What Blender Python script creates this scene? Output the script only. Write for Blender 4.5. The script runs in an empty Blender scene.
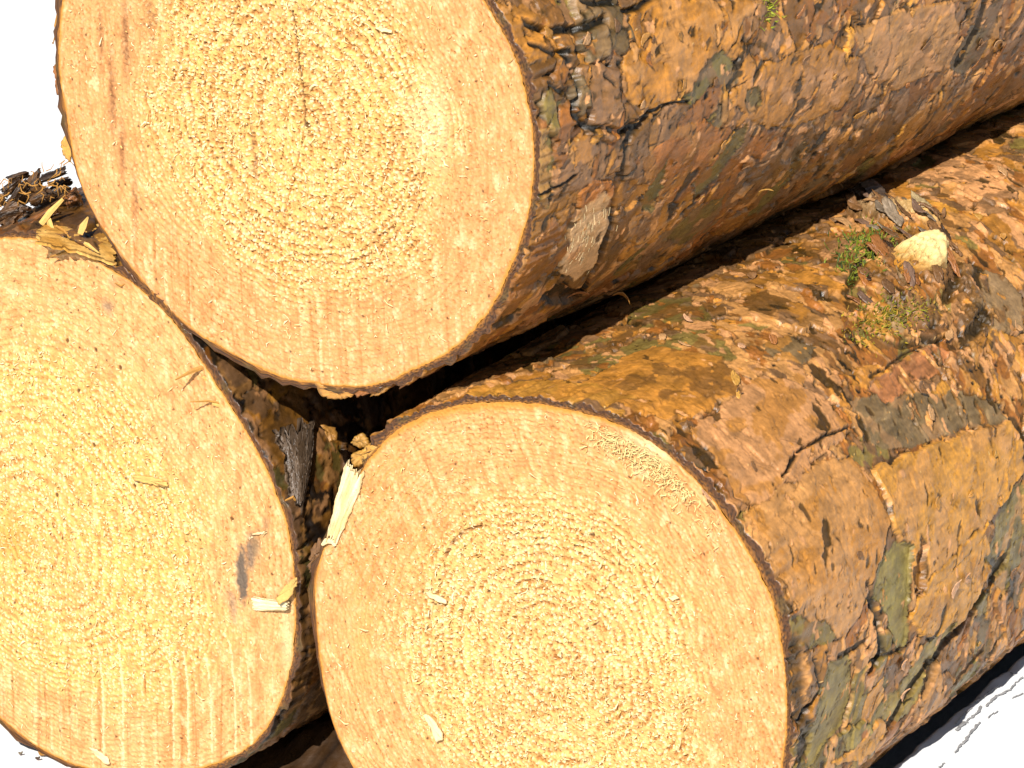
import bpy, math, random
import numpy as np
from mathutils import Vector

C = bpy.context.scene.collection
SC = bpy.context.scene
MM = 0.001

# ------------------------------------------------------------------ noise
def _h(ix, iy, seed):
    a = (ix.astype(np.int64) * 374761393 + iy.astype(np.int64) * 668265263 + seed * 2147483647 + seed * 1013) & 0xFFFFFFFF
    a = ((a ^ (a >> 13)) * 1274126177) & 0xFFFFFFFF
    a = ((a ^ (a >> 16)) * 2246822519) & 0xFFFFFFFF
    a = a ^ (a >> 15)
    return (a & 0xFFFFFF) / float(0xFFFFFF)

def perlin(x, y, seed=0):
    x, y = np.broadcast_arrays(np.asarray(x, float), np.asarray(y, float))
    x0 = np.floor(x); y0 = np.floor(y)
    fx = x - x0; fy = y - y0
    ix = x0.astype(np.int64); iy = y0.astype(np.int64)
    def g(dx, dy):
        a = _h(ix + dx, iy + dy, seed) * 2 * math.pi
        return np.cos(a) * (fx - dx) + np.sin(a) * (fy - dy)
    u = fx * fx * fx * (fx * (fx * 6 - 15) + 10)
    v = fy * fy * fy * (fy * (fy * 6 - 15) + 10)
    a = g(0, 0) * (1 - u) + g(1, 0) * u
    b = g(0, 1) * (1 - u) + g(1, 1) * u
    return (a * (1 - v) + b * v) * 1.5            # about -1..1

def fbm(x, y, seed=0, octv=4, gain=0.5):
    t = 0; a = 1; n = 0; f = 1
    for i in range(octv):
        t = t + a * perlin(np.asarray(x) * f, np.asarray(y) * f, seed + i * 17); n += a
        a *= gain; f *= 2.03
    return t / n

def voronoi(x, y, seed=0):
    x, y = np.broadcast_arrays(np.asarray(x, float), np.asarray(y, float))
    ix = np.floor(x).astype(np.int64); iy = np.floor(y).astype(np.int64)
    f1 = np.full(x.shape, 9.0); f2 = np.full(x.shape, 9.0); cid = np.zeros(x.shape)
    for dx in (-1, 0, 1):
        for dy in (-1, 0, 1):
            jx = ix + dx; jy = iy + dy
            px = jx + _h(jx, jy, seed); py = jy + _h(jx, jy, seed + 91)
            d = np.hypot(x - px, y - py)
            c = _h(jx, jy, seed + 333)
            near = d < f1
            f2 = np.where(near, f1, np.minimum(f2, d))
            cid = np.where(near, c, cid)
            f1 = np.where(near, d, f1)
    return f1, f2, cid

def sstep(a, b, x):
    t = np.clip((np.asarray(x, float) - a) / (b - a), 0, 1)
    return t * t * (3 - 2 * t)

# ------------------------------------------------------------------ camera
F = 4500.0
PITCH = math.radians(22.5); YAW = math.radians(34.25)
CAM = np.array([0.8766, -1.15127, 0.7797])
fw = np.array([-math.sin(YAW) * math.cos(PITCH), math.cos(YAW) * math.cos(PITCH), -math.sin(PITCH)])
rt = np.cross(fw, [0, 0, 1.0]); rt /= np.linalg.norm(rt)
up = np.cross(rt, fw)
cam_d = bpy.data.cameras.new("camera"); cam = bpy.data.objects.new("camera", cam_d); C.objects.link(cam)
cam.location = CAM
cam.rotation_euler = Vector(fw).to_track_quat('-Z', 'Y').to_euler()
cam_d.sensor_width = 36.0; cam_d.lens = F / 1024 * 36.0
cam_d.clip_start = 0.01; cam_d.clip_end = 500
SC.camera = cam

def ray(px, py):
    return (px - 512) / F * rt - (py - 384) / F * up + fw

def on_plane_y(px, py, y=0.0):
    d = ray(px, py); t = (y - CAM[1]) / d[1]
    return CAM + t * d

def on_plane_z(px, py, z=0.0):
    d = ray(px, py); t = (z - CAM[2]) / d[2]
    return CAM + t * d

# ------------------------------------------------------------------ objects
def tag(o, label=None, cat=None, group=None, kind=None):
    if label: o['label'] = label
    if cat: o['category'] = cat
    if group: o['group'] = group
    if kind: o['kind'] = kind
    return o

def empty(name, loc):
    o = bpy.data.objects.new(name, None); C.objects.link(o); o.location = loc
    o.empty_display_size = 0.02
    return o

def mesh_np(name, V, Fq, mat, parent=None, attrs=None, smooth=True, origin=None):
    """V (n,3) world points, Fq list of int arrays (k,3) or (k,4)."""
    V = np.asarray(V, float)
    loc = np.array(origin if origin is not None else (parent.location if parent else (0, 0, 0)), float)
    me = bpy.data.meshes.new(name)
    me.vertices.add(len(V))
    me.vertices.foreach_set('co', (V - loc).astype(np.float32).ravel())
    loops = np.concatenate([f.ravel() for f in Fq]).astype(np.int32)
    tot = np.concatenate([np.full(len(f), f.shape[1]) for f in Fq]).astype(np.int32)
    start = np.concatenate([[0], np.cumsum(tot)[:-1]]).astype(np.int32)
    me.loops.add(len(loops)); me.polygons.add(len(tot))
    me.loops.foreach_set('vertex_index', loops)
    me.polygons.foreach_set('loop_start', start)
    try: me.polygons.foreach_set('loop_total', tot)
    except Exception: pass
    me.update(calc_edges=True)
    me.polygons.foreach_set('use_smooth', np.full(len(tot), smooth, dtype=bool))
    for k, a in (attrs or {}).items():
        a = np.asarray(a, np.float32)
        if a.ndim == 2:
            at = me.attributes.new(k, 'FLOAT_COLOR', 'POINT')
            at.data.foreach_set('color', np.c_[a, np.ones(len(a), np.float32)].ravel())
        else:
            at = me.attributes.new(k, 'FLOAT', 'POINT'); at.data.foreach_set('value', a.ravel())
    me.materials.append(mat)
    me.validate()
    o = bpy.data.objects.new(name, me); C.objects.link(o)
    if parent: o.parent = parent
    else: o.location = loc
    return o

def grid_faces(n, m, closed=False, off=0):
    """n rows, m cols; closed wraps columns."""
    i = np.arange(n - 1)[:, None]; mm = m if closed else m - 1
    j = np.arange(mm)[None, :]; k = (j + 1) % m
    return off + np.stack([i * m + j, i * m + k, (i + 1) * m + k, (i + 1) * m + j], -1).reshape(-1, 4)

# ------------------------------------------------------------------ materials
def nodes_mat(name):
    m = bpy.data.materials.new(name); m.use_nodes = True
    nt = m.node_tree; b = nt.nodes['Principled BSDF']
    return m, nt, b

def noise_node(nt, scale, detail=4, rough=0.6, vec=None):
    n = nt.nodes.new('ShaderNodeTexNoise'); n.inputs['Scale'].default_value = scale
    n.inputs['Detail'].default_value = detail; n.inputs['Roughness'].default_value = rough
    if vec: nt.links.new(vec, n.inputs['Vector'])
    return n

def maprange(nt, src, a, b, c, d):
    m = nt.nodes.new('ShaderNodeMapRange')
    for i, v in zip((1, 2, 3, 4), (a, b, c, d)): m.inputs[i].default_value = v
    nt.links.new(src, m.inputs[0]); return m.outputs[0]

def tinted(name, grain=900, lo=0.75, hi=1.2, rough=(0.55, 0.8), bump=0.25, spec=0.3, dist=0.0004, attr='tint', col=None):
    m, nt, b = nodes_mat(name)
    tc = nt.nodes.new('ShaderNodeTexCoord')
    if col is None:
        at = nt.nodes.new('ShaderNodeAttribute'); at.attribute_name = attr; base = at.outputs['Color']
    else:
        rg = nt.nodes.new('ShaderNodeRGB'); rg.outputs[0].default_value = (*col, 1); base = rg.outputs[0]
    n1 = noise_node(nt, grain, 5, 0.65, tc.outputs['Object'])
    f = maprange(nt, n1.outputs['Fac'], 0.25, 0.75, lo, hi)
    mx = nt.nodes.new('ShaderNodeVectorMath'); mx.operation = 'SCALE'
    nt.links.new(base, mx.inputs[0]); nt.links.new(f, mx.inputs['Scale'])
    nt.links.new(mx.outputs[0], b.inputs['Base Color'])
    n2 = noise_node(nt, grain * 0.25, 3, 0.6, tc.outputs['Object'])
    nt.links.new(maprange(nt, n2.outputs['Fac'], 0.3, 0.7, *rough), b.inputs['Roughness'])
    b.inputs['Specular IOR Level'].default_value = spec
    bp = nt.nodes.new('ShaderNodeBump'); bp.inputs['Strength'].default_value = bump; bp.inputs['Distance'].default_value = dist
    n3 = noise_node(nt, grain * 1.4, 4, 0.7, tc.outputs['Object'])
    nt.links.new(n3.outputs['Fac'], bp.inputs['Height']); nt.links.new(bp.outputs[0], b.inputs['Normal'])
    return m

M_BARK = tinted('pine_bark', 800, 0.82, 1.18, (0.24, 0.62), 0.35, 0.5, 0.0006)
M_WOOD = tinted('sawn_pine', 1100, 0.86, 1.12, (0.7, 0.9), 0.45, 0.15, 0.0005)
M_CHIP = tinted('pale_chip_wood', 900, 0.85, 1.1, (0.6, 0.85), 0.4, 0.2, 0.0004, col=(0.80, 0.60, 0.32))
M_CHIPY = tinted('yellow_chip_wood', 900, 0.8, 1.1, (0.6, 0.85), 0.4, 0.2, 0.0004, col=(0.66, 0.40, 0.12))
M_FIBRE = tinted('amber_fibre', 900, 0.7, 1.2, (0.5, 0.8), 0.4, 0.3, 0.0004, col=(0.42, 0.20, 0.04))
M_DUST = tinted('sawdust_fibre', 900, 0.85, 1.1, (0.7, 0.9), 0.2, 0.15, 0.0002)
M_MOSS = tinted('moss_leaf', 600, 0.6, 1.4, (0.5, 0.8), 0.2, 0.3, 0.0003)

# ------------------------------------------------------------------ traced outlines of the three cut faces
TRACE = dict(
 top=[(63,0),(59,40),(60,80),(68,117),(77,173),(90,207),(123,256),(160,299),(197,333),(233,353),(283,378),(317,383),(340,386),(373,386),(410,371),(450,351),(480,323),(500,293),(515,256),(530,207),(534,167),(533,133),(527,97),(517,60),(500,27),(483,0)],
 right=[(393,433),(362,470),(346,500),(327,540),(315,579),(317,622),(322,672),(333,725),(345,752),(360,780),(430,413),(457,406),(507,402),(540,404),(573,411),(607,419),(660,448),(704,489),(734,528),(754,562),(774,603),(782,646),(786,680),(787,720),(781,767)],
 left=[(0,237),(36,239),(75,250),(100,263),(137,286),(167,313),(187,339),(203,363),(217,386),(233,409),(250,439),(267,469),(280,503),(287,522),(295,595),(295,639),(288,679),(270,725),(247,749),(213,765),(150,771),(77,766),(40,748),(0,716)])
CENT = dict(top=(0.0, 0.2822, 0.1000), right=(0.1079, 0.0995, 0.0996), left=(-0.1043, 0.1042, 0.1038))
PITH = dict(top=(308, 125), right=(557, 655), left=(28, 545))
SLOPE = dict(top=(math.tan(math.radians(3.2)), 0.0), right=(-0.03, 0.0), left=(0.0, 0.0))
TAPER = dict(top=0.21, right=-0.10, left=0.0)         # relative radius gain per metre
LEN = dict(top=0.46, right=0.50, left=0.48)

class Log: pass
LOGS = {}
THN = 1440
TH = np.linspace(-math.pi, math.pi, THN, endpoint=False)

def make_outline(key):
    L = Log(); L.key = key
    cx, cz, R = CENT[key]; L.c = (cx, cz); L.R = R
    P = np.array([on_plane_y(*p) for p in TRACE[key]])
    q = P[:, [0, 2]] - [cx, cz]
    a = np.arctan2(q[:, 1], q[:, 0]); r = np.hypot(q[:, 0], q[:, 1])
    # fill the part the photo does not show with the circle
    ta = np.sort(np.concatenate([a, [a.min() + 2 * math.pi]]))
    extra_a, extra_r = [], []
    for s, e in zip(ta[:-1], ta[1:]):
        if e - s > 0.5:
            k = int((e - s) / 0.22)
            for t in np.linspace(s, e, k + 2)[1:-1]:
                extra_a.append((t + math.pi) % (2 * math.pi) - math.pi); extra_r.append(R * (1 + 0.006 * math.sin(5 * t)))
    a = np.concatenate([a, extra_a]); r = np.concatenate([r, extra_r])
    if key == 'right':       # flattened on its lower right side
        keep = ~((a > math.radians(-95)) & (a < math.radians(-18))); a = a[keep]; r = r[keep]
        a = np.concatenate([a, np.radians([-22, -33, -42, -55, -72, -90])]); r = np.concatenate([r, R * np.array([.955, .92, .89, .87, .925, .975])])
    o = np.argsort(a); a = a[o]; r = r[o]
    rr = np.interp(TH, np.concatenate([a - 2 * math.pi, a, a + 2 * math.pi]), np.tile(r, 3))
    k = np.exp(-0.5 * (np.arange(-30, 31) / 9.0) ** 2); k /= k.sum()
    rr = np.convolve(np.tile(rr, 3), k, 'same')[THN:2 * THN]
    L.rw = rr
    z = int(sum(map(ord, key)))
    L.seed = z
    L.root = empty('pine_log', (cx, 0.0, cz - R))
    L.slope = SLOPE[key]; L.taper = TAPER[key]; L.len = LEN[key]
    LOGS[key] = L
    return L

def rwood(L, th):
    return np.interp(th, np.concatenate([TH, [math.pi]]), np.concatenate([L.rw, [L.rw[0]]]))

def rbase(L, th, y):
    """smooth radius of the log's bark before the flakes (th wrapped to -pi..pi)"""
    thick = 2.5 + 0.8 * perlin(np.cos(th) * 3 + 7, np.sin(th) * 3, L.seed)
    thick = thick + (1.4 * perlin(np.cos(th) * 13, np.sin(th) * 13 + 4, L.seed + 1) + 1.2 * perlin(np.cos(th) * 34, np.sin(th) * 34, L.seed + 2)) * sstep(0.03, 0.0, y)
    if L.key == 'right': thick = thick + 1.9 * np.exp(-((th - 0.70) / 0.55) ** 2)
    thick = np.maximum(thick, 0.5) * MM
    rw = rwood(L, th)
    blend = sstep(0.01, 0.16, y)
    rr = rw * (1 - 0.3 * blend) + (L.R * 1.0) * 0.3 * blend
    low = perlin(np.cos(th) * 1.6 + y * 9, np.sin(th) * 1.6 + 3, L.seed + 5) * 2.0 * MM * sstep(0, 0.05, y)
    return rr * (1 + L.taper * y) + thick + low

def px2uv(L, px, py):
    d = ray(px, py)
    t = np.linspace(1.0, 2.2, 6000)
    p = CAM + t[:, None] * d
    y = p[:, 1]
    x = p[:, 0] - L.c[0] - L.slope[0] * y; z = p[:, 2] - L.c[1] - L.slope[1] * y
    th = np.arctan2(z, x)
    s = np.hypot(x, z) - rbase(L, th, np.maximum(y, 0))
    w = np.where((s[1:] <= 0) & (s[:-1] > 0))[0]
    i = w[0] + 1 if len(w) else int(np.argmin(s))
    return th[i], y[i]

def surf(L, th, y, h=0.0):
    """world point on the log at angle th, depth y, h metres above the smooth bark"""
    r = rbase(L, np.asarray(th), np.asarray(y)) + h
    return np.stack(np.broadcast_arrays(L.c[0] + L.slope[0] * y + r * np.cos(th), y, L.c[1] + L.slope[1] * y + r * np.sin(th)), -1)

for k in ('top', 'right', 'left'): make_outline(k)

# ------------------------------------------------------------------ cut faces
def lerp(a, b, t):
    t = np.asarray(t)[..., None]
    return np.asarray(a) * (1 - t) + np.asarray(b) * t

def cut_face(L, nr, nt):
    key = L.key; s0 = L.seed
    rho = np.linspace(0, 1, nr) ** 0.85
    th = np.linspace(-math.pi, math.pi, nt, endpoint=False)
    rr = rwood(L, th) + (perlin(np.cos(th) * 60, np.sin(th) * 60, s0) * 0.28 + perlin(np.cos(th) * 17, np.sin(th) * 17, s0 + 5) * 0.4) * MM
    X = (rho[:, None] * (rr * np.cos(th))[None]) ; Z = (rho[:, None] * (rr * np.sin(th))[None])
    pp = on_plane_y(*PITH[key]); pq = np.array([pp[0] - L.c[0], pp[2] - L.c[1]])
    qx = (X - pq[0]) / MM; qz = (Z - pq[1]) / MM          # mm about the pith
    d = np.hypot(qx, qz); phi = np.arctan2(qz, qx)
    # distance from the pith to the rim in each direction
    ex = rr * np.cos(th) - pq[0]; ez = rr * np.sin(th) - pq[1]
    ea = np.arctan2(ez, ex); ed = np.hypot(ex, ez) / MM; o = np.argsort(ea)
    D = np.interp(phi, np.concatenate([ea[o] - 2 * math.pi, ea[o], ea[o] + 2 * math.pi]), np.tile(ed[o], 3))
    s = np.clip(d / D, 0, 1)
    w1 = fbm(qx / 30, qz / 30, s0 + 1, 3)
    ring_r = s * 98 + 2.6 * w1 + 0.9 * perlin(qx / 7, qz / 7, s0 + 2) + 0.35 * perlin(qx / 2.2, qz / 2.2, s0 + 6)
    # ring phase: wide rings in the middle, narrow outwards
    sp_a, sp_b = dict(top=(4.6, 2.3), right=(3.7, 2.2), left=(3.9, 2.3))[key]
    tab_r = np.linspace(-5, 110, 600)
    dens = 1.0 / (sp_a + (sp_b - sp_a) * sstep(15, 95, tab_r))
    dens *= 1 + 0.35 * np.interp(tab_r, np.linspace(-5, 110, 30), np.random.RandomState(s0).uniform(-1, 1, 30))
    tab_p = np.concatenate([[0], np.cumsum((dens[1:] + dens[:-1]) / 2 * np.diff(tab_r))])
    ph = np.interp(ring_r, tab_r, tab_p)
    fr = ph - np.floor(ph); ringid = np.floor(ph)
    late = np.exp(-((fr - 0.72) / 0.16) ** 2)              # dark hard band of each ring
    wave = np.sin(fr * 2 * math.pi)
    rstr = 0.5 + 0.5 * _h(ringid.astype(np.int64), np.zeros_like(ringid, np.int64), s0 + 3)
    # zone weights
    heart = 1 - sstep(0.52, 0.78, s + 0.16 * w1 + 0.05 * fbm(qx / 9, qz / 9, s0 + 18, 3) + dict(top=0.02, right=0.02, left=-0.04)[key])
    patch = sstep(-0.25, 0.35, fbm(qx / 26, qz / 26, s0 + 7, 3))
    patch2 = sstep(-0.3, 0.35, fbm(qx / 18 + 5, qz / 18, s0 + 8, 3))
    # pits strung along the rings
    cu = phi * np.maximum(ring_r, 3) / 2.6
    f1, f2, cid = voronoi(cu + ringid * 13.7, ph * 1.0 * 1.15, s0 + 9)
    pit = 1 - sstep(0.12, 0.46, f1 + 0.25 * perlin(qx * 1.3, qz * 1.3, s0 + 4))
    pit = pit * (0.35 + 0.65 * cid)
    g1 = fbm(qx / 1.7, qz / 1.7, s0 + 11, 3, 0.6)
    g2 = perlin(qx / 0.75, qz / 0.75, s0 + 12)
    f1b, f2b, cidb = voronoi(qx / 1.5, qz / 1.5, s0 + 21)
    crumb = sstep(0.48, 0.18, f1b) * sstep(0.48, 0.7, cidb + 0.15 * patch2)
    f1e, _, cide = voronoi(qx / 1.45 + 0.35 * g1, qz / 1.45, s0 + 23)
    hole = sstep(0.52, 0.24, f1e) * sstep(0.42, 0.66, 0.85 * cide - 0.30 * wave * (0.3 + rstr) * (0.3 + 0.7 * patch2) + 0.26 * patch)
    amp = dict(top=0.95, right=0.85, left=0.5)[key]
    H = amp * heart * (0.50 * wave * rstr * (0.2 + 0.8 * patch2) - 0.30 * pit - 0.55 * hole + 0.36 * g1 + 0.24 * g2 + 0.50 * crumb)
    H = H + (1 - heart) * (0.09 * wave + 0.20 * g1 + 0.13 * g2 + 0.30 * crumb * sstep(0.2, 0.6, patch) - 0.35 * hole * sstep(0.55, 0.2, patch))
    # chain-saw lines
    ang = dict(top=math.radians(3), right=math.radians(28), left=math.radians(-2))[key]
    p = qx * math.cos(ang) + qz * math.sin(ang)
    q = -qx * math.sin(ang) + qz * math.cos(ang)
    pl = p + 1.2 * perlin(q / 40, p / 25, s0 + 30)
    saw = fbm(pl / 2.2, q / 90, s0 + 31, 3)
    sawb = sstep(0.30, 0.62, perlin(pl / 2.1, q / 45, s0 + 32) + 0.35 * perlin(pl / 6, q / 60, s0 + 33)) * sstep(-0.5, 0.3, g1 + 0.4 * w1)
    sawz = dict(top=sstep(-30, -70, qz) * 1.0 + 0.15, right=0.35 + 0.3 * (1 - heart),
                left=sstep(25, -45, qz) * 0.9 + 0.35)[key]
    H = H + sawz * (0.22 * saw + 0.18 * sawb) * (1 - 0.6 * heart)
    if key == 'left': H = H + 0.24 * saw * sstep(0.10, 0.3, s)
    low = fbm(qx / 45, qz / 45, s0 + 40, 2)
    H = H + 0.5 * low
    # ------------ colour of the wood itself
    yel = np.array((0.73, 0.51, 0.170)); pea = np.array((0.64, 0.355, 0.148)); amb = np.array((0.50, 0.245, 0.035))
    br = np.array((0.33, 0.135, 0.028)); pale = np.array((0.86, 0.72, 0.44)); pink = np.array((0.56, 0.275, 0.105))
    if key == 'right': yel = np.array((0.75, 0.545, 0.20)); pea = np.array((0.68, 0.375, 0.150))
    if key == 'left': yel = np.array((0.75, 0.52, 0.155)); pea = np.array((0.69, 0.405, 0.170))
    col = lerp(pea, yel, np.clip(heart * (0.75 + 0.4 * w1), 0, 1))
    col = lerp(col, pink, np.clip(0.70 * late * rstr * (0.5 + 0.6 * (1 - heart)) + 0.25 * sstep(0.1, 0.6, fbm(qx / 14, qz / 22, s0 + 50, 3)), 0, 1))
    col = lerp(col, br, np.clip(heart * (0.30 * pit * (0.4 + 0.6 * patch) + 0.82 * amp * hole + 0.42 * sstep(0.2, -0.9, wave) * rstr * (0.2 + 0.8 * patch2)), 0, 0.85))
    col = lerp(col, pale, np.clip(0.9 * crumb * (0.25 + 0.75 * heart) + 0.30 * sstep(0.2, 0.7, g1) * heart + 0.38 * sawb * sawz * (1 - heart * 0.7), 0, 0.9))
    col = lerp(col, br, np.clip(0.50 * sstep(0.05, 0.6, -saw) * (0.25 + sawz) * (1 - heart * (0.55 if key == 'left' else 1)), 0, 1))
    blotch = fbm(qx / 5, qz / 8, s0 + 51, 4, 0.6)
    col = lerp(col, pink * 0.92, np.clip(0.80 * sstep(0.0, 0.45, blotch) * (1 - 0.5 * heart), 0, 1))
    col = lerp(col, pale, np.clip(0.45 * sstep(0.10, 0.55, -blotch) + 0.30 * sstep(0.25, 0.7, g1) * (1 - heart), 0, 1))
    # small resin dots in the sapwood
    f1c, _, cidc = voronoi(qx / 2.5, qz / 3.0, s0 + 60)
    dot = sstep(0.26, 0.10, f1c * (1 + 0.5 * g2)) * sstep(0.40, 0.6, cidc) * (0.15 + 0.85 * (1 - heart)) * sstep(-0.3, 0.2, w1 + 0.4 * low)
    col = lerp(col, br, 0.65 * dot); H = H - 0.15 * dot
    f1d, _, cidd = voronoi(qx / 9, qz / 9, s0 + 61)
    spk = sstep(0.03 + 0.06 * cidd, 0.02, f1d * (1 + .5 * g2)) * sstep(0.72, 0.8, cidd)
    col = lerp(col, (0.06, 0.03, 0.012), 0.85 * spk)
    # amber inner bark along the rim
    edge = (1 - s) * D
    rimw = 1.2 + 0.8 * perlin(np.cos(phi) * 4, np.sin(phi) * 4, s0 + 70)
    if key == 'right': rimw = rimw + 4.2 * np.exp(-((phi - 1.95) / 0.45) ** 2)
    col = lerp(col, amb, np.clip(0.85 * sstep(1.0, 0.1, edge / np.maximum(rimw, 0.35)), 0, 1))

    def pix(px, py):
        a = on_plane_y(px, py); return (a[0] - L.c[0] - pq[0]) / MM, (a[2] - L.c[1] - pq[1]) / MM
    def line(pts, wid, depth, c, amt):
        nonlocal H, col
        P = [pix(*t) for t in pts]
        dd = np.full(qx.shape, 1e9)
        wx = qx + 0.35 * perlin(qx / 3, qz / 3, s0 + 80) + 0.15 * g2; wz = qz + 0.35 * perlin(qx / 3, qz / 3, s0 + 81)
        for (ax, az), (bx, bz) in zip(P[:-1], P[1:]):
            vx, vz = bx - ax, bz - az; l2 = vx * vx + vz * vz
            t = np.clip(((wx - ax) * vx + (wz - az) * vz) / l2, 0, 1)
            dd = np.minimum(dd, np.hypot(wx - ax - t * vx, wz - az - t * vz))
        m = sstep(1.3, 0.5, dd / wid) * sstep(-0.55, 0.1, perlin(qx / 2.5, qz / 2.5, s0 + 82) + 0.25)
        H = H - depth * m; col = lerp(col, c, amt * m)
    def blot(px, py, rx, rz, c, amt, depth=0.0, soft=0.5):
        nonlocal H, col
        bx, bz = pix(px, py)
        e = np.hypot((qx - bx) / rx, (qz - bz) / rz) + 0.35 * fbm(qx / (rx * .7), qz / (rx * .7), s0 + 90, 3)
        m = sstep(1.0, soft, e)
        col = lerp(col, c, amt * m); H = H - depth * m
    dk = (0.10, 0.045, 0.012)
    if key == 'top':
        line([(293, 12), (295, 28), (299, 62), (303, 90), (305, 124)], 0.42, 1.0, dk, 0.9)
        line([(305, 128), (300, 150), (292, 185), (284, 215)], 0.35, 0.5, br, 0.7)
        blot(307, 125, 1.6, 1.6, dk, 0.9, 0.8)
        for x, y, a, b, t in [(112, 95, 2.6, 26, .50), (125, 40, 3.0, 24, .50), (100, 40, 2.2, 20, .3), (122, 150, 2.4, 18, .45), (135, 200, 2.5, 18, .3), (150, 20, 5, 12, .3), (255, 165, 2.2, 9, .4), (252, 140, 2, 8, .3)]:
            blot(x, y, a, b, (0.24, 0.115, 0.05), np.clip(t * 1.7 + 0.9 * g1, 0, .95), 0.2, 0.0)
        blot(320, 388, 4, 2.0, amb, 0.8)
        blot(430, 120, 14, 26, pale, 0.45, 0, 0.0)
    if key == 'left':
        blot(242, 574, 3.4, 15, (0.12, 0.105, 0.09), 0.95, 0.15, 0.45); blot(251, 553, 3.6, 12, (0.16, 0.14, 0.12), 0.85, 0, 0.1); blot(233, 606, 3, 10, (.24, .20, .16), .6, 0, 0); blot(256, 545, 4, 9, (0.16, 0.12, 0.08), 0.75, 0, 0.0); blot(266, 526, 3, 7, (0.2, 0.15, 0.1), 0.5, 0, 0.0)
        blot(228, 596, 3, 6, (0.3, 0.22, 0.14), 0.4, 0, 0.0)
        blot(108, 306, 4.2, 4.8, (0.26, 0.19, 0.13), 0.85, 0, 0.0); blot(112, 282, 3, 5, (0.4, 0.28, 0.16), 0.5, 0, 0.0)
        for x, y in [(94, 445), (134, 486), (96, 350), (67, 341), (57, 495), (78, 391), (232, 519), (120, 368)]: blot(x, y, 1.0, 1.2, dk, 0.9, 0.4)
        blot(12, 540, 16, 14, (0.52, 0.26, 0.05), 0.55, 0, 0.0); blot(125, 596, 12, 5, (0.5, 0.24, 0.06), 0.4, 0.2, 0.0)
        blot(145, 685, 0.8, 5, br, 0.8, 0.2)
        for x in (170, 185, 208, 232, 248, 100, 120): line([(x - 2, 640 + (x % 7) * 4), (x + 3, 690), (x + 4, 762)], 0.55, -0.18, pale, 0.6)
        blot(287, 640, 4, 22, pale, 0.45, 0, 0.0)
        blot(255, 690, 6, 16, pink, 0.4, 0, 0.0)
    if key == 'right':
        line([(445, 556), (452, 543), (464, 531), (482, 526)], 0.6, 0.7, (0.22, 0.10, 0.03), 0.8)
        blot(477, 556, 1.2, .9, dk, 0.95, 0.4); blot(592, 535, 1.2, 1.0, dk, 0.9, 0.4)
        line([(586, 630), (598, 622)], 0.35, 0.4, dk, 0.8)
        blot(557, 658, 3.2, 2.2, br, 0.75, 0.4, 0.1)
        blot(545, 585, 5, 3, br, 0.5, 0.3, 0.0); blot(485, 665, 2, 8, br, .5, .3, 0.0)
        for k in range(11):
            line([(392 + k * 7, 452 + k * 6), (352 + k * 6, 505 + k * 8), (328 + k * 6, 560 + k * 9)], 0.4, 0.08, (0.56, 0.27, 0.06), 0.40)
        for k in range(7):
            line([(600 + k * 14, 520 + k * 12), (640 + k * 17, 535 + k * 18), (690 + k * 12, 575 + k * 26)], 0.45, 0.06, (0.60, 0.31, 0.09), 0.28)
        blot(650, 445, 18, 7, pale, 0.6, 0, 0.0)
        blot(362, 640, 7, 30, (0.66, 0.35, 0.11), 0.5, 0, 0.0)
    H = np.where(edge < 2.0, H * sstep(0, 2.0, edge), H)
    V = np.stack([L.c[0] + X, -H * MM, L.c[1] + Z], -1).reshape(-1, 3)
    F1 = grid_faces(nr, nt, True)
    col = np.clip(col * np.array((0.97, 0.86, 0.78)), 0.01, 0.9)
    o = mesh_np('cut_face', V, [F1], M_WOOD, L.root, {'tint': col.reshape(-1, 3)})
    L.pq = pq
    return o

cut_face(LOGS['top'], 430, 1500)
cut_face(LOGS['right'], 430, 1500)
cut_face(LOGS['left'], 430, 1500)
for L in LOGS.values():        # the far sawn end
    th = np.linspace(-math.pi, math.pi, 120, endpoint=False); y = L.len
    q = surf(L, th, np.full_like(th, y), -0.003)
    cc = np.array([[L.c[0] + L.slope[0] * y, y, L.c[1] + L.slope[1] * y]])
    V = np.concatenate([cc + (q - cc) * f for f in np.linspace(0.0, 1, 24)])
    rr = np.repeat(np.linspace(0, 1, 24), 120)
    col = lerp((0.72, 0.46, 0.14), (0.66, 0.38, 0.15), rr) * (1 - 0.12 * (np.sin(rr * 160) > 0.4))[:, None]
    mesh_np('cut_face', V, [grid_faces(24, 120, True)[:, ::-1]], M_WOOD, L.root, {'tint': col})

# ------------------------------------------------------------------ bark
PAL = {
 'ochre': (0.36, 0.165, 0.032), 'gold': (0.46, 0.235, 0.045), 'tan': (0.44, 0.235, 0.095), 'pink': (0.42, 0.225, 0.115),
 'rust': (0.27, 0.10, 0.024), 'brown': (0.17, 0.08, 0.028), 'purple': (0.185, 0.105, 0.066), 'grey': (0.21, 0.152, 0.098),
 'olive': (0.17, 0.145, 0.048), 'green': (0.145, 0.137, 0.046), 'slate': (0.135, 0.104, 0.066), 'dark': (0.045, 0.022, 0.009),
 'black': (0.018, 0.009, 0.004), 'cream': (0.62, 0.45, 0.22), 'wood': (0.68, 0.42, 0.12), 'red': (0.30, 0.125, 0.06)}
PAL = {k: np.array(v) for k, v in PAL.items()}

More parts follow.
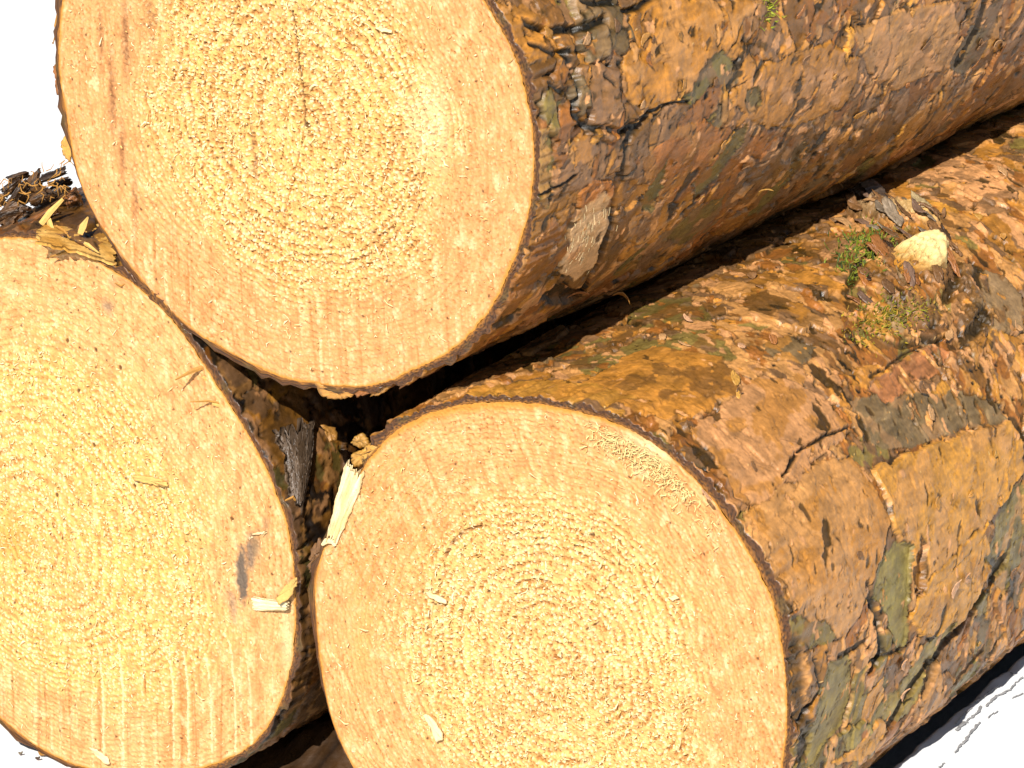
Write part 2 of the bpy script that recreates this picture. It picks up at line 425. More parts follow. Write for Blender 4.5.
class Bark:
    def __init__(S, L, th, ys):
        S.L = L; S.th = th; S.ys = ys
        S.U = (th * L.R / MM)[:, None]; S.V = (ys / MM)[None, :]
        n, m = len(th), len(ys)
        U, V = np.broadcast_arrays(S.U, S.V)
        s = L.seed; S.s = s
        S.wu = U + 3.0 * fbm(U / 14, V / 14, s + 1, 4) + 0.35 * fbm(U / 2.6, V / 2.6, s + 3, 2, 0.5)
        S.wv = V + 3.0 * fbm(U / 14 + 31, V / 14, s + 2, 4) + 0.35 * fbm(U / 2.6, V / 2.6, s + 4, 2, 0.5)
        S.fine = fbm(U / 1.6, V / 2.2, s + 5, 4, 0.6)
        S.mid = fbm(U / 7, V / 9, s + 6, 4, 0.55)
        S.blend = fbm(U / 5, V / 6, s + 61, 4, 0.6)
        S.lowf = fbm(U / 30, V / 30, s + 7, 3)
        S.H = 0.9 * S.lowf + 0.2 * S.mid
        t = sstep(-0.35, 0.35, S.lowf + 0.5 * S.mid)
        S.Cc = lerp(PAL['ochre'], PAL['tan'], t)
        S.Cc = lerp(S.Cc, PAL['rust'], 0.6 * sstep(0.05, 0.5, fbm(U / 18, V / 18, s + 8, 4)))
        S.rng = random.Random(s)
    def win(S, u, v, a, b):
        i0 = np.searchsorted(S.U[:, 0], u - a); i1 = np.searchsorted(S.U[:, 0], u + a)
        j0 = np.searchsorted(S.V[0], v - b); j1 = np.searchsorted(S.V[0], v + b)
        return slice(i0, i1), slice(j0, j1)
    def lay(S, w, e, level, thick, col, curl=0.0, keep=0.5, rim=None, streak=0.0, curl_dir=None, cvar=0.3, alpha=0.80, gap=0.55, hmix=0.7):
        """put a flake down: e = distance inside its edge in mm (negative outside)"""
        m = e > 0
        if not m.any(): return
        Hw = S.H[w]; Cw = S.Cc[w]
        if gap:       # open crevice along part of the flake's edge
            g = sstep(-0.95, -0.25, e) * (e <= 0) * sstep(-0.15, 0.35, S.blend[w] + gap - 0.5)
            Hw = Hw - 0.7 * g; Cw = lerp(Cw, PAL['black'] * 1.5, 0.85 * g)
            S.H[w] = Hw; S.Cc[w] = Cw
        base = keep * Hw + (1 - keep) * level
        lift = thick * 1.0
        if curl:
            lift = lift + curl * np.exp(-np.maximum(e, 0) / 1.6) * (curl_dir if curl_dir is not None else 1.0)
        hn = base + lift + 0.06 * S.fine[w]
        hn = Hw + (hn - Hw) * sstep(0.0, 0.8, e)
        Hw[m] = hn[m]
        c = np.asarray(col)
        cn = c * (1 + cvar * S.mid[w] * 1.1 + 0.10 * S.fine[w])[..., None]
        hue2 = PAL[S.rng.choice(('ochre', 'tan', 'rust', 'purple', 'pink', 'brown', 'ochre'))] * S.rng.uniform(.7, 1.2)
        o1, o2 = S.rng.uniform(0, 99), S.rng.uniform(0, 99)
        n2 = fbm(S.wu[w] / 14 + o1, S.wv[w] / 18 + o2, S.s + 41, 4, 0.45)
        cn = lerp(cn, hue2, hmix * sstep(0.06, 0.13, n2))
        if streak:
            st = fbm(S.wu[w] / 1.6, S.wv[w] / 14, S.s + 40, 2)
            cn = cn * (1 + streak * st)[..., None]
        if rim is not None:
            cn = lerp(cn, rim, 0.6 * sstep(0.9, 0.15, e) * sstep(-0.3, 0.3, S.mid[w]))
        al = np.full(m.shape, min(alpha + 0.14, 0.97))
        cn = lerp(Cw, cn, al)
        Cw[m] = np.clip(cn, 0.004, 0.9)[m]
        S.H[w] = Hw; S.Cc[w] = Cw
    def rand_flake(S, u, v, a, b, rot, **kw):
        w = S.win(u, v, a * 1.7 + b * .5 + 3, b * 1.7 + a * .5 + 3)
        du = S.wu[w] - u; dv = S.wv[w] - v
        if du.size == 0: return
        k = S.rng.random() * 100
        c, s_ = math.cos(rot), math.sin(rot)
        x = (du * c + dv * s_) / a; y = (-du * s_ + dv * c) / b
        ang = np.arctan2(y, x); r = np.hypot(x, y)
        pw = S.rng.choice((1.3, 2, 2, 3.2))
        rad = (np.abs(x) ** pw + np.abs(y) ** pw) ** (1 / pw)
        lim = 1 + 0.20 * np.sin(2 * ang + k) + 0.16 * np.sin(3 * ang + 2 * k) + 0.09 * np.sin(7 * ang + 3 * k)
        e = (lim - rad) * min(a, b)
        cd = sstep(-0.2, 0.8, np.cos(ang - k)) if kw.get('curl') else None
        S.lay(w, e, curl_dir=cd, **kw)
    def poly(S, pts, level, thick, col, warp=1.25, **kw):
        """a flake traced on the log: pts in (u, v) mm"""
        P = np.array(pts); u0, v0 = P.min(0); u1, v1 = P.max(0)
        w = S.win((u0 + u1) / 2, (v0 + v1) / 2, (u1 - u0) / 2 + 4, (v1 - v0) / 2 + 4)
        U, V = np.broadcast_arrays(S.U[w[0]], S.V[:, w[1]])
        if U.size == 0: return
        x = U + warp * (S.wu[w] - U); y = V + warp * (S.wv[w] - V)
        ins = np.zeros(x.shape, bool); dd = np.full(x.shape, 1e9)
        for (ax, ay), (bx, by) in zip(P, np.roll(P, -1, 0)):
            cond = (ay > y) != (by > y)
            xi = (bx - ax) * (y - ay) / ((by - ay) if by != ay else 1e-9) + ax
            ins ^= cond & (x < xi)
            vx, vy = bx - ax, by - ay; l2 = vx * vx + vy * vy + 1e-9
            t = np.clip(((x - ax) * vx + (y - ay) * vy) / l2, 0, 1)
            dd = np.minimum(dd, np.hypot(x - ax - t * vx, y - ay - t * vy))
        S.lay(w, np.where(ins, dd, -dd), level, thick, col, **kw)
    def island(S, seed, scale, thr, col, dh, amt=0.9, rot=0.4, aniso=1.5, edge=0.5):
        """peeled or remaining islands of one bark layer with crisp, irregular edges"""
        c, s_ = math.cos(rot), math.sin(rot)
        n = fbm((S.wu * c + S.wv * s_) / (scale * aniso) + seed * 3.7, (-S.wu * s_ + S.wv * c) / scale, S.s + 200 + seed, 4, 0.42)
        m = sstep(thr, thr + 0.022, n)
        g = sstep(thr - 0.045, thr - 0.005, n) * (1 - m) * sstep(-0.05, 0.3, S.blend)
        S.H = S.H + dh * m - 0.35 * g
        S.Cc = lerp(S.Cc, np.asarray(col) * (1 + 0.35 * S.mid + 0.12 * S.fine)[..., None], amt * m)
        S.Cc = lerp(S.Cc, PAL['dark'], edge * g)
    def crack(S, pts, wid, depth, col='black', amt=0.9, lip=0.0):
        P = np.array(pts); u0, v0 = P.min(0); u1, v1 = P.max(0); g = wid * 4 + 4
        w = S.win((u0 + u1) / 2, (v0 + v1) / 2, (u1 - u0) / 2 + g, (v1 - v0) / 2 + g)
        U, V = np.broadcast_arrays(S.U[w[0]], S.V[:, w[1]])
        if U.size == 0: return
        x = U + 0.45 * (S.wu[w] - U); y = V + 0.45 * (S.wv[w] - V)
        dd = np.full(x.shape, 1e9)
        for (ax, ay), (bx, by) in zip(P[:-1], P[1:]):
            vx, vy = bx - ax, by - ay; l2 = vx * vx + vy * vy + 1e-9
            t = np.clip(((x - ax) * vx + (y - ay) * vy) / l2, 0, 1)
            dd = np.minimum(dd, np.hypot(x - ax - t * vx, y - ay - t * vy))
        dd = dd * (1 + 0.35 * S.fine[w] + 0.7 * S.mid[w]); depth = depth * 0.7
        m = sstep(1.25, 0.5, dd / wid)
        S.H[w] = S.H[w] - depth * m + lip * np.exp(-((dd / wid - 1.8) / 0.7) ** 2)
        S.Cc[w] = lerp(S.Cc[w], PAL[col], amt * m)
    def bump(S, u, v, a, b, h, col=None, amt=0.0, rough=0.0, rot=0.0):
        w = S.win(u, v, max(a, b) * 2.6, max(a, b) * 2.6)
        c, s_ = math.cos(rot), math.sin(rot)
        du = S.wu[w] - u; dv = S.wv[w] - v
        if du.size == 0: return
        e = ((du * c + dv * s_) / a) ** 2 + ((-du * s_ + dv * c) / b) ** 2
        g = np.exp(-e * 1.2)
        S.H[w] = S.H[w] + h * g + rough * g * (S.fine[w] * 1.2 + S.mid[w])
        if col is not None:
            S.Cc[w] = lerp(S.Cc[w], PAL[col] * (1 + 0.5 * S.fine[w] + .4 * S.mid[w])[..., None], np.clip(amt * sstep(1.4, 0.5, e + 0.5 * S.mid[w]), 0, 1))
    def uv(S, px, py):
        t, y = px2uv(S.L, px, py); return t * S.L.R / MM, y / MM
    def P(S, *pp): return [S.uv(*p) for p in pp]

def axis_samples(lo, hi, d0, d1, step_dense, step_coarse):
    """non-uniform samples lo..hi, dense between d0 and d1"""
    a = np.linspace(lo, d0, max(2, int((d0 - lo) / step_coarse)) + 1)[:-1] if d0 > lo else np.array([])
    b = np.linspace(d0, d1, int((d1 - d0) / step_dense) + 1)
    c = np.linspace(d1, hi, max(2, int((hi - d1) / step_coarse)) + 1)[1:] if hi > d1 else np.array([])
    return np.concatenate([a, b, c])

def weathered(B, n, palette, vmax, umin, umax, scale=1.0, isl_shift={}):
    rng = B.rng
    isl = [('tan', .10, .15), ('ochre', .12, .2), ('pink', .18, .2), ('rust', .18, -.2), ('gold', .20, .2), ('purple', .16, .25), ('brown', .20, -.25), ('olive', .30, -.35)]
    for k, (c_, t_, d_) in enumerate(isl):
        B.island(k, rng.uniform(13, 24), t_ + isl_shift.get(c_, 0), PAL[c_] * rng.uniform(.85, 1.15), d_, .92, rng.uniform(-.2, 1.0), rng.uniform(1.2, 2.0))
    for i in range(n):
        u = rng.uniform(umin, umax); v = rng.uniform(-5, vmax)
        k = rng.random()
        size = scale * rng.choice((4, 6, 8, 10, 13, 17, 20)) * rng.uniform(0.7, 1.3)
        asp = rng.uniform(1.0, 2.4); rot = rng.gauss(0.35, 0.7)
        name = rng.choice(palette); col = PAL[name] * rng.uniform(0.75, 1.25)
        if k < 0.62:
            B.rand_flake(u, v, size * asp ** .5, size / asp ** .5, rot, level=rng.uniform(-0.2, 0.7), thick=rng.uniform(0.25, 0.8) * min(1, size / 7), col=col,
                         curl=rng.choice((0, 0.3, 0.7, 1.5)), keep=0.4, streak=rng.choice((0, 0.15, 0.3)),
                         rim=(PAL['tan'] if rng.random() < .35 else PAL['brown'] if rng.random() < .3 else None))
        else:
            B.rand_flake(u, v, size * .8 * asp ** .5, size * .8 / asp ** .5, rot, level=-rng.uniform(0.4, 1.1), thick=0.05, keep=0.25,
                         col=PAL[rng.choice(('olive', 'brown', 'rust', 'green', 'brown', 'purple', 'ochre', 'ochre', 'slate'))] * rng.uniform(0.8, 1.2), rim=PAL['dark'] if rng.random() < .6 else None)
    for k, (c_, t_, d_) in enumerate([('tan', .24, .2), ('purple', .24, .2), ('rust', .28, -.2), ('pink', .30, .2), ('dark', .40, -.45)]):
        B.island(12 + k, rng.uniform(8, 16), t_ + isl_shift.get(c_, 0), PAL[c_] * rng.uniform(.85, 1.15), d_, .92, rng.uniform(-.2, 1.0), rng.uniform(1.2, 2.0))
    for i in range(int(n * 0.08)):
        u = rng.uniform(umin, umax); v = rng.uniform(-2, vmax * .9); a = rng.uniform(1.2, 4.5)
        B.rand_flake(u, v, a, a * rng.uniform(.35, .9), rng.gauss(0.4, .7), level=rng.choice((.6, .6, -.5)), thick=rng.uniform(.1, .3), curl=rng.choice((0, .3, .6)), keep=.85,
                     col=PAL[rng.choice(palette + ['dark', 'pink', 'tan', 'brown'])] * rng.uniform(.7, 1.3), rim=PAL['dark'] if rng.random() < .3 else None, alpha=.7, gap=.3)
    # small checks, holes and warts
    for i in range(int(n * 2.0)):
        u = rng.uniform(umin, umax); v = rng.uniform(0, vmax)
        if rng.random() < 0.68:
            q_ = rng.choice((.45, .55, .7, .9, 1.2)); B.bump(u, v, q_, q_ * rng.uniform(.7, 1.3), -1.0, 'black', 0.95)
        else:
            a = rng.gauss(0.3, .8); l = rng.uniform(1.5, 8)
            B.crack([(u, v), (u + math.cos(a) * l * .5, v + math.sin(a) * l * .5 + rng.uniform(-1, 1)), (u + math.cos(a) * l, v + math.sin(a) * l)], rng.uniform(.15, .4), rng.uniform(.4, 1.1), rng.choice(('dark', 'black')), 0.8)

def finish_bark(B, front_shift=1.0, tone=1.0):
    U, V = np.broadcast_arrays(B.U, B.V); s = B.L.seed
    # last thin layer: grime, scabs and fresh scuffs with crisp outlines
    B.island(35, 12.0, .46, PAL['dark'] * 1.0, -.6, .9, .6, 1.9, .6)
    B.island(37, 1.3, .62, PAL['cream'] * 1.0, .15, .9, .4, 1.3, .2)
    B.island(30, 5.0, .44, PAL['dark'] * 1.4, -.3, .85, .5, 1.8, .3)
    B.island(31, 7.0, .42, PAL['pink'] * 1.2, .15, .9, .3, 1.4, .5)
    B.island(34, 5.0, .46, PAL['ochre'] * 1.25, .12, .9, .2, 1.4, .5)
    B.H = B.H + 0.05 * fbm(U / 1.1, V / 1.5, s + 66, 3, 0.6) + 0.10 * B.mid
    ridge = 1 - np.abs(fbm(B.wu / 2.4, B.wv / 5.5, s + 67, 4, 0.6)) * 5
    ridge = np.clip(ridge, 0, 1) * sstep(-0.1, 0.35, B.blend)
    ridge = ridge ** 3 * 0.8
    B.H = B.H - 0.45 * ridge; B.Cc = lerp(B.Cc, PAL['dark'] * 1.2, 0.55 * ridge)
    B.Cc = B.Cc * (1.0 + 0.14 * B.fine + 0.25 * B.mid)[..., None]
    B.Cc = 0.26 * (np.maximum(B.Cc, 0.002) / 0.26) ** 1.05
    B.Cc = lerp(B.Cc, np.array((.25, .128, .048)), 0.18 * sstep(0.03, 0.10, B.Cc[..., 0]))
    lum = (B.Cc @ np.array((.3, .6, .1)))[..., None]; B.Cc = B.Cc * np.clip(lum / 0.13, .15, 2) ** 0.38
    B.Cc = 0.02 + (B.Cc - 0.02) * np.array((0.92, 0.82, 0.66)); B.Cc[..., 2] -= .010
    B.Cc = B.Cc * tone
    B.H = B.H - B.H.mean() + 0.1
    L = B.L; s = L.seed
    th, ys = B.th, B.ys
    T, Y = np.meshgrid(th, ys, indexing='ij')
    r = rbase(L, T, np.maximum(Y, 0)) + B.H * MM
    # ragged front edge
    rag = sstep(0.15, 0.75, fbm(th * L.R / MM / 5, np.zeros_like(th) + 3, s + 70, 4)) * 1.8 * MM * front_shift
    yy = Y + (rag[:, None] * np.exp(-Y / 0.004))
    rw = rwood(L, (th + math.pi) % (2 * math.pi) - math.pi)
    r = np.maximum(r, (rw + 0.35 * MM)[:, None] * (1 + L.taper * Y) * sstep(0.02, 0.0, Y) )
    # annulus rows of the cut through the bark
    na = 10
    rows_r = []; rows_y = []; rows_c = []
    U, V = np.broadcast_arrays(B.U, np.zeros((1, 1)))
    for i in range(na):
        f = i / na
        rr = (rw - 0.25 * MM) * (1 - f) + r[:, 0] * f
        dn = perlin(U[:, 0] / 1.2, np.full(len(th), i * 0.9), s + 71)
        y = rag * sstep(0, 1, f) + (0.55 * dn) * MM * (0 if i == 0 else 1) + (0.3 * MM if i == 0 else 0)
        rows_r.append(rr); rows_y.append(y)
        tone = lerp(PAL['gold'] * .75, PAL['brown'] * 0.6, np.clip(sstep(0.0, 0.5, f + 0.35 * dn), 0, 1))
        gr = sstep(0.05, 0.5, perlin(U[:, 0] / 9, U[:, 0] * 0 + 5, s + 72))
        tone = lerp(tone, PAL['olive'] * .8, 0.5 * gr * (f > .3))
        tone = lerp(tone, PAL['black'], 0.75 * sstep(-0.05, 0.4, dn) * (f > .15))
        rows_c.append(tone * np.array((.88, .66, .36)))
    Rall = np.concatenate([np.stack(rows_r, 1), r], 1)
    Yall = np.concatenate([np.stack(rows_y, 1), yy], 1)
    Call = np.concatenate([np.stack(rows_c, 1), B.Cc], 1)
    cx = L.c[0] + L.slope[0] * Yall; cz = L.c[1] + L.slope[1] * Yall
    Vt = np.stack([cx + Rall * np.cos(th)[:, None], Yall, cz + Rall * np.sin(th)[:, None]], -1)
    n, m = Rall.shape
    # wrap round: close the seam with one more strip
    f = grid_faces(n, m)
    i = np.arange(m - 1)
    seam = np.stack([(n - 1) * m + i, (n - 1) * m + i + 1, i + 1, i], -1)[:, ::-1]
    seam = np.stack([(n - 1) * m + i, (n - 1) * m + i + 1, i + 1, i], -1)[:, [0, 3, 2, 1]]
    L.bark_h = (th, ys, B.H)
    return mesh_np('bark', Vt.reshape(-1, 3), [f[:, ::-1] if False else f, seam[:, ::-1]], M_BARK, L.root, {'tint': np.clip(Call, 0.003, 0.9).reshape(-1, 3)})

def lift_at(L, th, y):
    t, ys, H = L.bark_h
    th = (th - t[0]) % (2 * math.pi) + t[0]
    i = min(max(np.searchsorted(t, th), 0), len(t) - 1); j = min(max(np.searchsorted(ys, y), 0), len(ys) - 1)
    return H[i, j] * MM

# ---- the right-hand log
L = LOGS['right']
th = axis_samples(-0.75 * math.pi, 1.25 * math.pi - 0.02, -1.15, 2.75, 0.0042, 0.05)
ys = axis_samples(0.0004, L.len, 0.0004, 0.37, 0.00052, 0.005)
B = Bark(L, th, ys)
weathered(B, 480, ['ochre', 'tan', 'pink', 'ochre', 'pink', 'tan', 'rust', 'purple', 'brown', 'olive', 'tan'], 370, -120, 280)
P = B.P
# big smooth tan sheets
B.poly(P((690, 430), (760, 375), (835, 400), (850, 430), (800, 480), (770, 520), (740, 500), (715, 460)), 0.4, 0.5, PAL['pink'] * 1.0, keep=.4, streak=.15)
B.poly(P((745, 515), (800, 475), (850, 455), (890, 520), (870, 590), (845, 640), (800, 640), (790, 600)), 0.5, 0.5, PAL['tan'] * .95, keep=.4, streak=.2, rim=PAL['brown'])
B.poly(P((870, 470), (940, 440), (1010, 420), (1023, 470), (990, 520), (960, 560), (925, 590), (910, 560), (890, 520)), 0.7, 0.8, PAL['gold'] * .95, keep=.3, curl=.6, streak=.3, rim=PAL['tan'])
B.poly(P((915, 595), (945, 560), (985, 520), (990, 570), (965, 615), (945, 640), (920, 640), (908, 620)), 0.7, 0.7, PAL['gold'], keep=.3, curl=.5, streak=.25)
B.poly(P((560, 395), (640, 350), (720, 355), (740, 390), (690, 420), (640, 415)), 0.1, 0.4, PAL['ochre'] * 1.1, keep=.5, streak=.2)
B.poly(P((470, 392), (520, 378), (600, 385), (640, 400), (600, 408), (540, 398), (500, 398)), 0.0, 0.2, PAL['gold'] * .8, keep=.5)
# green under-bark
B.poly(P((880, 560), (900, 540), (912, 545), (908, 600), (905, 650), (895, 650), (888, 620), (875, 590)), -0.8, 0.05, PAL['green'] * 1.3, keep=.15, hmix=.05, streak=.3, rim=PAL['dark'])
B.poly(P((785, 622), (800, 617), (825, 625), (835, 638), (820, 646), (790, 640)), 0.2, 0.3, PAL['olive'], keep=.2, rim=PAL['green'] * .7)
B.poly(P((830, 660), (848, 650), (852, 690), (842, 720), (815, 760), (805, 770), (815, 720)), -0.4, 0.05, PAL['olive'] * 1.2, keep=.15, hmix=.05, streak=.3)
B.poly(P((895, 690), (935, 635), (955, 620), (940, 655), (910, 710), (880, 735), (862, 745), (870, 720)), -0.3, 0.1, PAL['olive'] * 1.3, keep=.2, hmix=.05, streak=.3)
B.poly(P((850, 400), (890, 395), (950, 390), (1000, 400), (1005, 420), (940, 435), (900, 450), (870, 440)), -0.3, 0.1, PAL['slate'] * 1.25, keep=.3, hmix=.35, streak=.35)
B.poly(P((985, 560), (1005, 500), (1023, 480), (1023, 560), (1000, 600)), -0.5, 0.05, PAL['olive'], keep=.2, streak=.4)
B.poly(P((760, 345), (790, 337), (818, 350), (800, 362), (775, 360)), 0.2, 0.4, PAL['slate'], keep=.3, streak=.4, curl=.5)
B.poly(P((955, 262), (1000, 275), (1023, 300), (1023, 335), (990, 330), (965, 300)), 0.4, 0.5, PAL['grey'] * 1.1, keep=.3, curl=.6)
# reddish fibrous strip below the knot, crevices
B.poly(P((865, 392), (900, 360), (950, 335), (962, 345), (930, 375), (885, 402)), -0.5, 0.1, PAL['red'] * 1.1, keep=.2, streak=.5)
B.crack(P((868, 380), (905, 352), (955, 332)), 0.5, 1.2, 'dark')
B.crack(P((780, 478), (795, 455), (815, 440), (852, 426)), 0.6, 1.6, 'black', .95, .4)
B.crack(P((868, 585), (876, 615), (880, 650), (870, 668)), 2.2, 3.0, 'black', .9)
B.crack(P((866, 640), (850, 650), (838, 655)), 1.2, 1.6, 'dark')
B.crack(P((905, 648), (890, 653), (868, 660)), 0.8, 1.6, 'dark')
B.crack(P((1008, 560), (985, 590), (965, 620), (940, 650), (925, 690)), 3.0, 3.2, 'dark', .85)
B.crack(P((795, 650), (800, 700), (805, 750)), 5.0, 2.4, 'dark', .8)
B.crack(P((812, 660), (820, 690), (800, 730)), 1.2, 2.0, 'black', .9)
B.crack(P((930, 665), (905, 700), (885, 735)), 2.6, 3.0, 'dark', .9)
B.crack(P((985, 650), (950, 690), (900, 745)), 1.6, 2.0, 'brown', .7)
B.rand_flake(*B.uv(920, 566), 8, 5.5, 0.2, level=-1.8, thick=.1, col=PAL['brown'] * 1.3, keep=.1, streak=.5, rim=PAL['black'])
B.poly(P((868, 690), (880, 680), (884, 700), (870, 720), (858, 722)), 0.4, 0.5, PAL['gold'] * 1.2, keep=.3)
B.poly(P((830, 765), (855, 740), (880, 720), (890, 730), (860, 760)), 0.3, 0.6, PAL['gold'] * 1.0, keep=.3, curl=.6)
# rough scaly band under the upper log
for (x, y) in [(600, 345), (640, 320), (690, 290), (735, 262), (760, 240), (790, 230), (820, 235), (800, 262), (700, 310), (650, 335), (560, 365), (840, 225), (770, 268)]:
    for k in range(4):
        u, v = B.uv(x + B.rng.uniform(-18, 18), y + B.rng.uniform(-9, 9))
        B.rand_flake(u, v, B.rng.uniform(3, 6), B.rng.uniform(1.6, 3), B.rng.uniform(-.2, .8), level=.4, thick=B.rng.uniform(.3, .8), curl=B.rng.choice((0, .7)), keep=.5,
                     col=PAL[B.rng.choice(('purple', 'brown', 'rust', 'grey', 'brown'))] * B.rng.uniform(.7, 1.2), rim=PAL['dark'])
# the branch collar: mound, crevices, stringy grey bark
B.bump(*B.uv(895, 262), 20, 24, 4.6, 'brown', .5, 1.0)
B.bump(*B.uv(882, 212), 16, 9, 5.5, 'grey', 0.9, 2.2, rot=.4)
B.bump(*B.uv(915, 218), 9, 7, 3.5, 'cream', 0.55, 1.4)
B.bump(*B.uv(840, 250), 7, 8, 1.5, 'purple', .7, 1.0)
B.bump(*B.uv(905, 305), 12, 9, 1.8, 'purple', .7, 1.4)
B.bump(*B.uv(958, 290), 8, 10, 2.4, 'brown', .8, 1.6)
B.bump(*B.uv(975, 320), 6, 9, 1.6, 'dark', .8, 1.6)
B.crack(P((850, 285), (858, 270), (880, 255), (905, 246)), 2.2, 3.0, 'black', .9)
B.crack(P((945, 300), (955, 275), (948, 250)), 2.0, 3.0, 'dark', .9)
B.crack(P((870, 330), (900, 345), (930, 338)), 1.4, 1.6, 'dark', .8)
B.crack(P((925, 335), (950, 345), (970, 335), (985, 310)), 2.4, 2.6, 'dark', .85)
for k in range(9):
    B.crack(P((842 + k * 9, 208 + k * 3), (856 + k * 9, 222 + k * 2), (872 + k * 8, 240 + k)), 0.5, 1.4, 'brown', .8, .5)
B.bump(*B.uv(880, 325), 7, 6, 0.6, 'gold', .5, .5)
for k in range(70):
    u, v = B.uv(B.rng.uniform(840, 1000), B.rng.uniform(255, 420))
    B.rand_flake(u, v, B.rng.uniform(2, 7), B.rng.uniform(.7, 2.0), B.rng.uniform(-.2, .9), level=.6, thick=B.rng.uniform(.12, .45), curl=B.rng.choice((0, .5)), keep=.85,
                 col=PAL[B.rng.choice(('purple', 'tan', 'rust', 'grey', 'brown', 'dark', 'gold'))] * B.rng.uniform(.7, 1.2))
finish_bark(B)
BR = B

# ---- the upper log
L = LOGS['top']
th = axis_samples(-0.80 * math.pi, 1.20 * math.pi - 0.02, -1.25, 1.7, 0.0042, 0.03)
ys = axis_samples(0.0004, L.len, 0.0004, 0.36, 0.00062, 0.005)
B = Bark(L, th, ys); P = B.P
weathered(B, 430, ['ochre', 'brown', 'rust', 'ochre', 'purple', 'brown', 'tan', 'ochre', 'rust', 'ochre'], 380, -140, 190, 1.0, {'tan': .10, 'pink': .12, 'gold': .08, 'purple': -.02, 'brown': -.04})
B.poly(P((640, 0), (760, 0), (720, 60), (690, 90), (655, 110), (625, 100), (618, 40)), 0.3, 0.6, PAL['ochre'] * 1.05, keep=.4, streak=.25, rim=PAL['gold'])
B.poly(P((730, 95), (770, 60), (830, 40), (860, 60), (840, 110), (780, 130), (750, 120)), 0.2, 0.5, PAL['ochre'] * 1.0, keep=.4, streak=.2)
B.poly(P((850, 30), (900, 10), (950, 0), (960, 30), (940, 70), (900, 90), (870, 80)), 0.3, 0.5, PAL['tan'] * .8, keep=.4, streak=.2)
B.poly(P((545, 150), (600, 130), (618, 160), (590, 190), (555, 195)), 0.2, 0.5, PAL['purple'] * 1.2, keep=.4, rim=PAL['brown'])
B.poly(P((640, 160), (690, 120), (730, 130), (720, 170), (680, 200), (650, 200)), 0.2, 0.4, PAL['rust'] * 1.1, keep=.4, streak=.2)
# greens
B.poly(P((680, 95), (700, 70), (722, 48), (738, 65), (735, 80), (712, 88), (695, 105)), -0.4, .05, PAL['green'] * 1.0, keep=.2, rim=PAL['dark'])
B.poly(P((640, 205), (655, 175), (664, 160), (662, 185), (648, 215)), -0.4, .05, PAL['green'] * .9, keep=.2, rim=PAL['dark'])
B.poly(P((690, 185), (720, 150), (745, 120), (740, 145), (715, 180), (695, 200)), -0.4, .05, PAL['olive'] * .9, keep=.2, rim=PAL['dark'])
B.poly(P((745, 90), (758, 85), (762, 105), (748, 112)), -0.4, .05, PAL['olive'] * .8, keep=.2, rim=PAL['dark'])
B.poly(P((540, 130), (552, 120), (556, 150), (548, 205), (538, 200)), 0.1, .2, PAL['olive'] * .9, keep=.3)
B.poly(P((660, 235), (700, 205), (730, 190), (720, 215), (680, 245)), -0.2, .05, PAL['olive'] * .8, keep=.2, streak=.3)
B.poly(P((950, 60), (965, 40), (985, 0), (1005, 0), (990, 40), (965, 85)), -0.5, .05, PAL['slate'] * .8, keep=.2, rim=PAL['dark'], streak=.4)
B.crack(P((985, 0), (978, 30), (960, 60)), 2.4, 3.0, 'dark', .9)
# thick dark plates beside the cut
for (x, y, a, b, c, t) in [(585, 12, 14, 6, 'grey', 2.6), (555, 30, 10, 5, 'brown', 2.0), (590, 40, 12, 6, 'slate', 2.4), (540, 70, 9, 6, 'brown', 1.0), (560, 75, 6, 4, 'rust', 1.2), (580, 65, 5, 4, 'ochre', .8),
                           (600, 100, 11, 10, 'purple', 2.2), (577, 100, 6, 5, 'slate', 1.8), (550, 95, 7, 5, 'brown', 1.0), (548, 112, 7, 3.5, 'olive', 1.0), (618, 120, 6, 6, 'brown', 1.4), (565, 130, 9, 5, 'rust', .9), (612, 20, 9, 7, 'slate', 2.0), (535, 45, 6, 5, 'ochre', .4), (525, 20, 7, 4, 'ochre', .4)]:
    u, v = B.uv(x, y)
    B.rand_flake(u, v, a * 1.0, b * 1.0, B.rng.uniform(-.3, .5), level=.5, thick=t * .8, hmix=.3, col=PAL[c] * B.rng.uniform(.9, 1.2), keep=.3, streak=.35, rim=PAL['dark'], curl=.5)
for p_, w_ in [(((522, 22), (545, 32), (575, 28), (600, 22)), 1.6), (((560, 55), (572, 75), (575, 95), (570, 112)), 1.3), (((572, 115), (590, 128), (615, 132), (630, 125)), 1.3), (((600, 75), (610, 85)), .6), (((528, 45), (550, 55), (565, 50)), 1.0),
               (((545, 85), (560, 92)), .8), (((575, 0), (590, 5), (610, 4)), 1.4), (((645, 115), (632, 128), (625, 140), (622, 160), (615, 190), (608, 225), (598, 255), (585, 280), (577, 298)), 1.7),
               (((630, 120), (660, 105), (690, 100)), .6), (((540, 195), (560, 185), (575, 175)), .6), (((650, 0), (640, 8), (620, 12)), 1.2)]:
    B.crack(P(*p_), w_, 2.6 if w_ > 1 else 1.4, 'black', .95, .35)
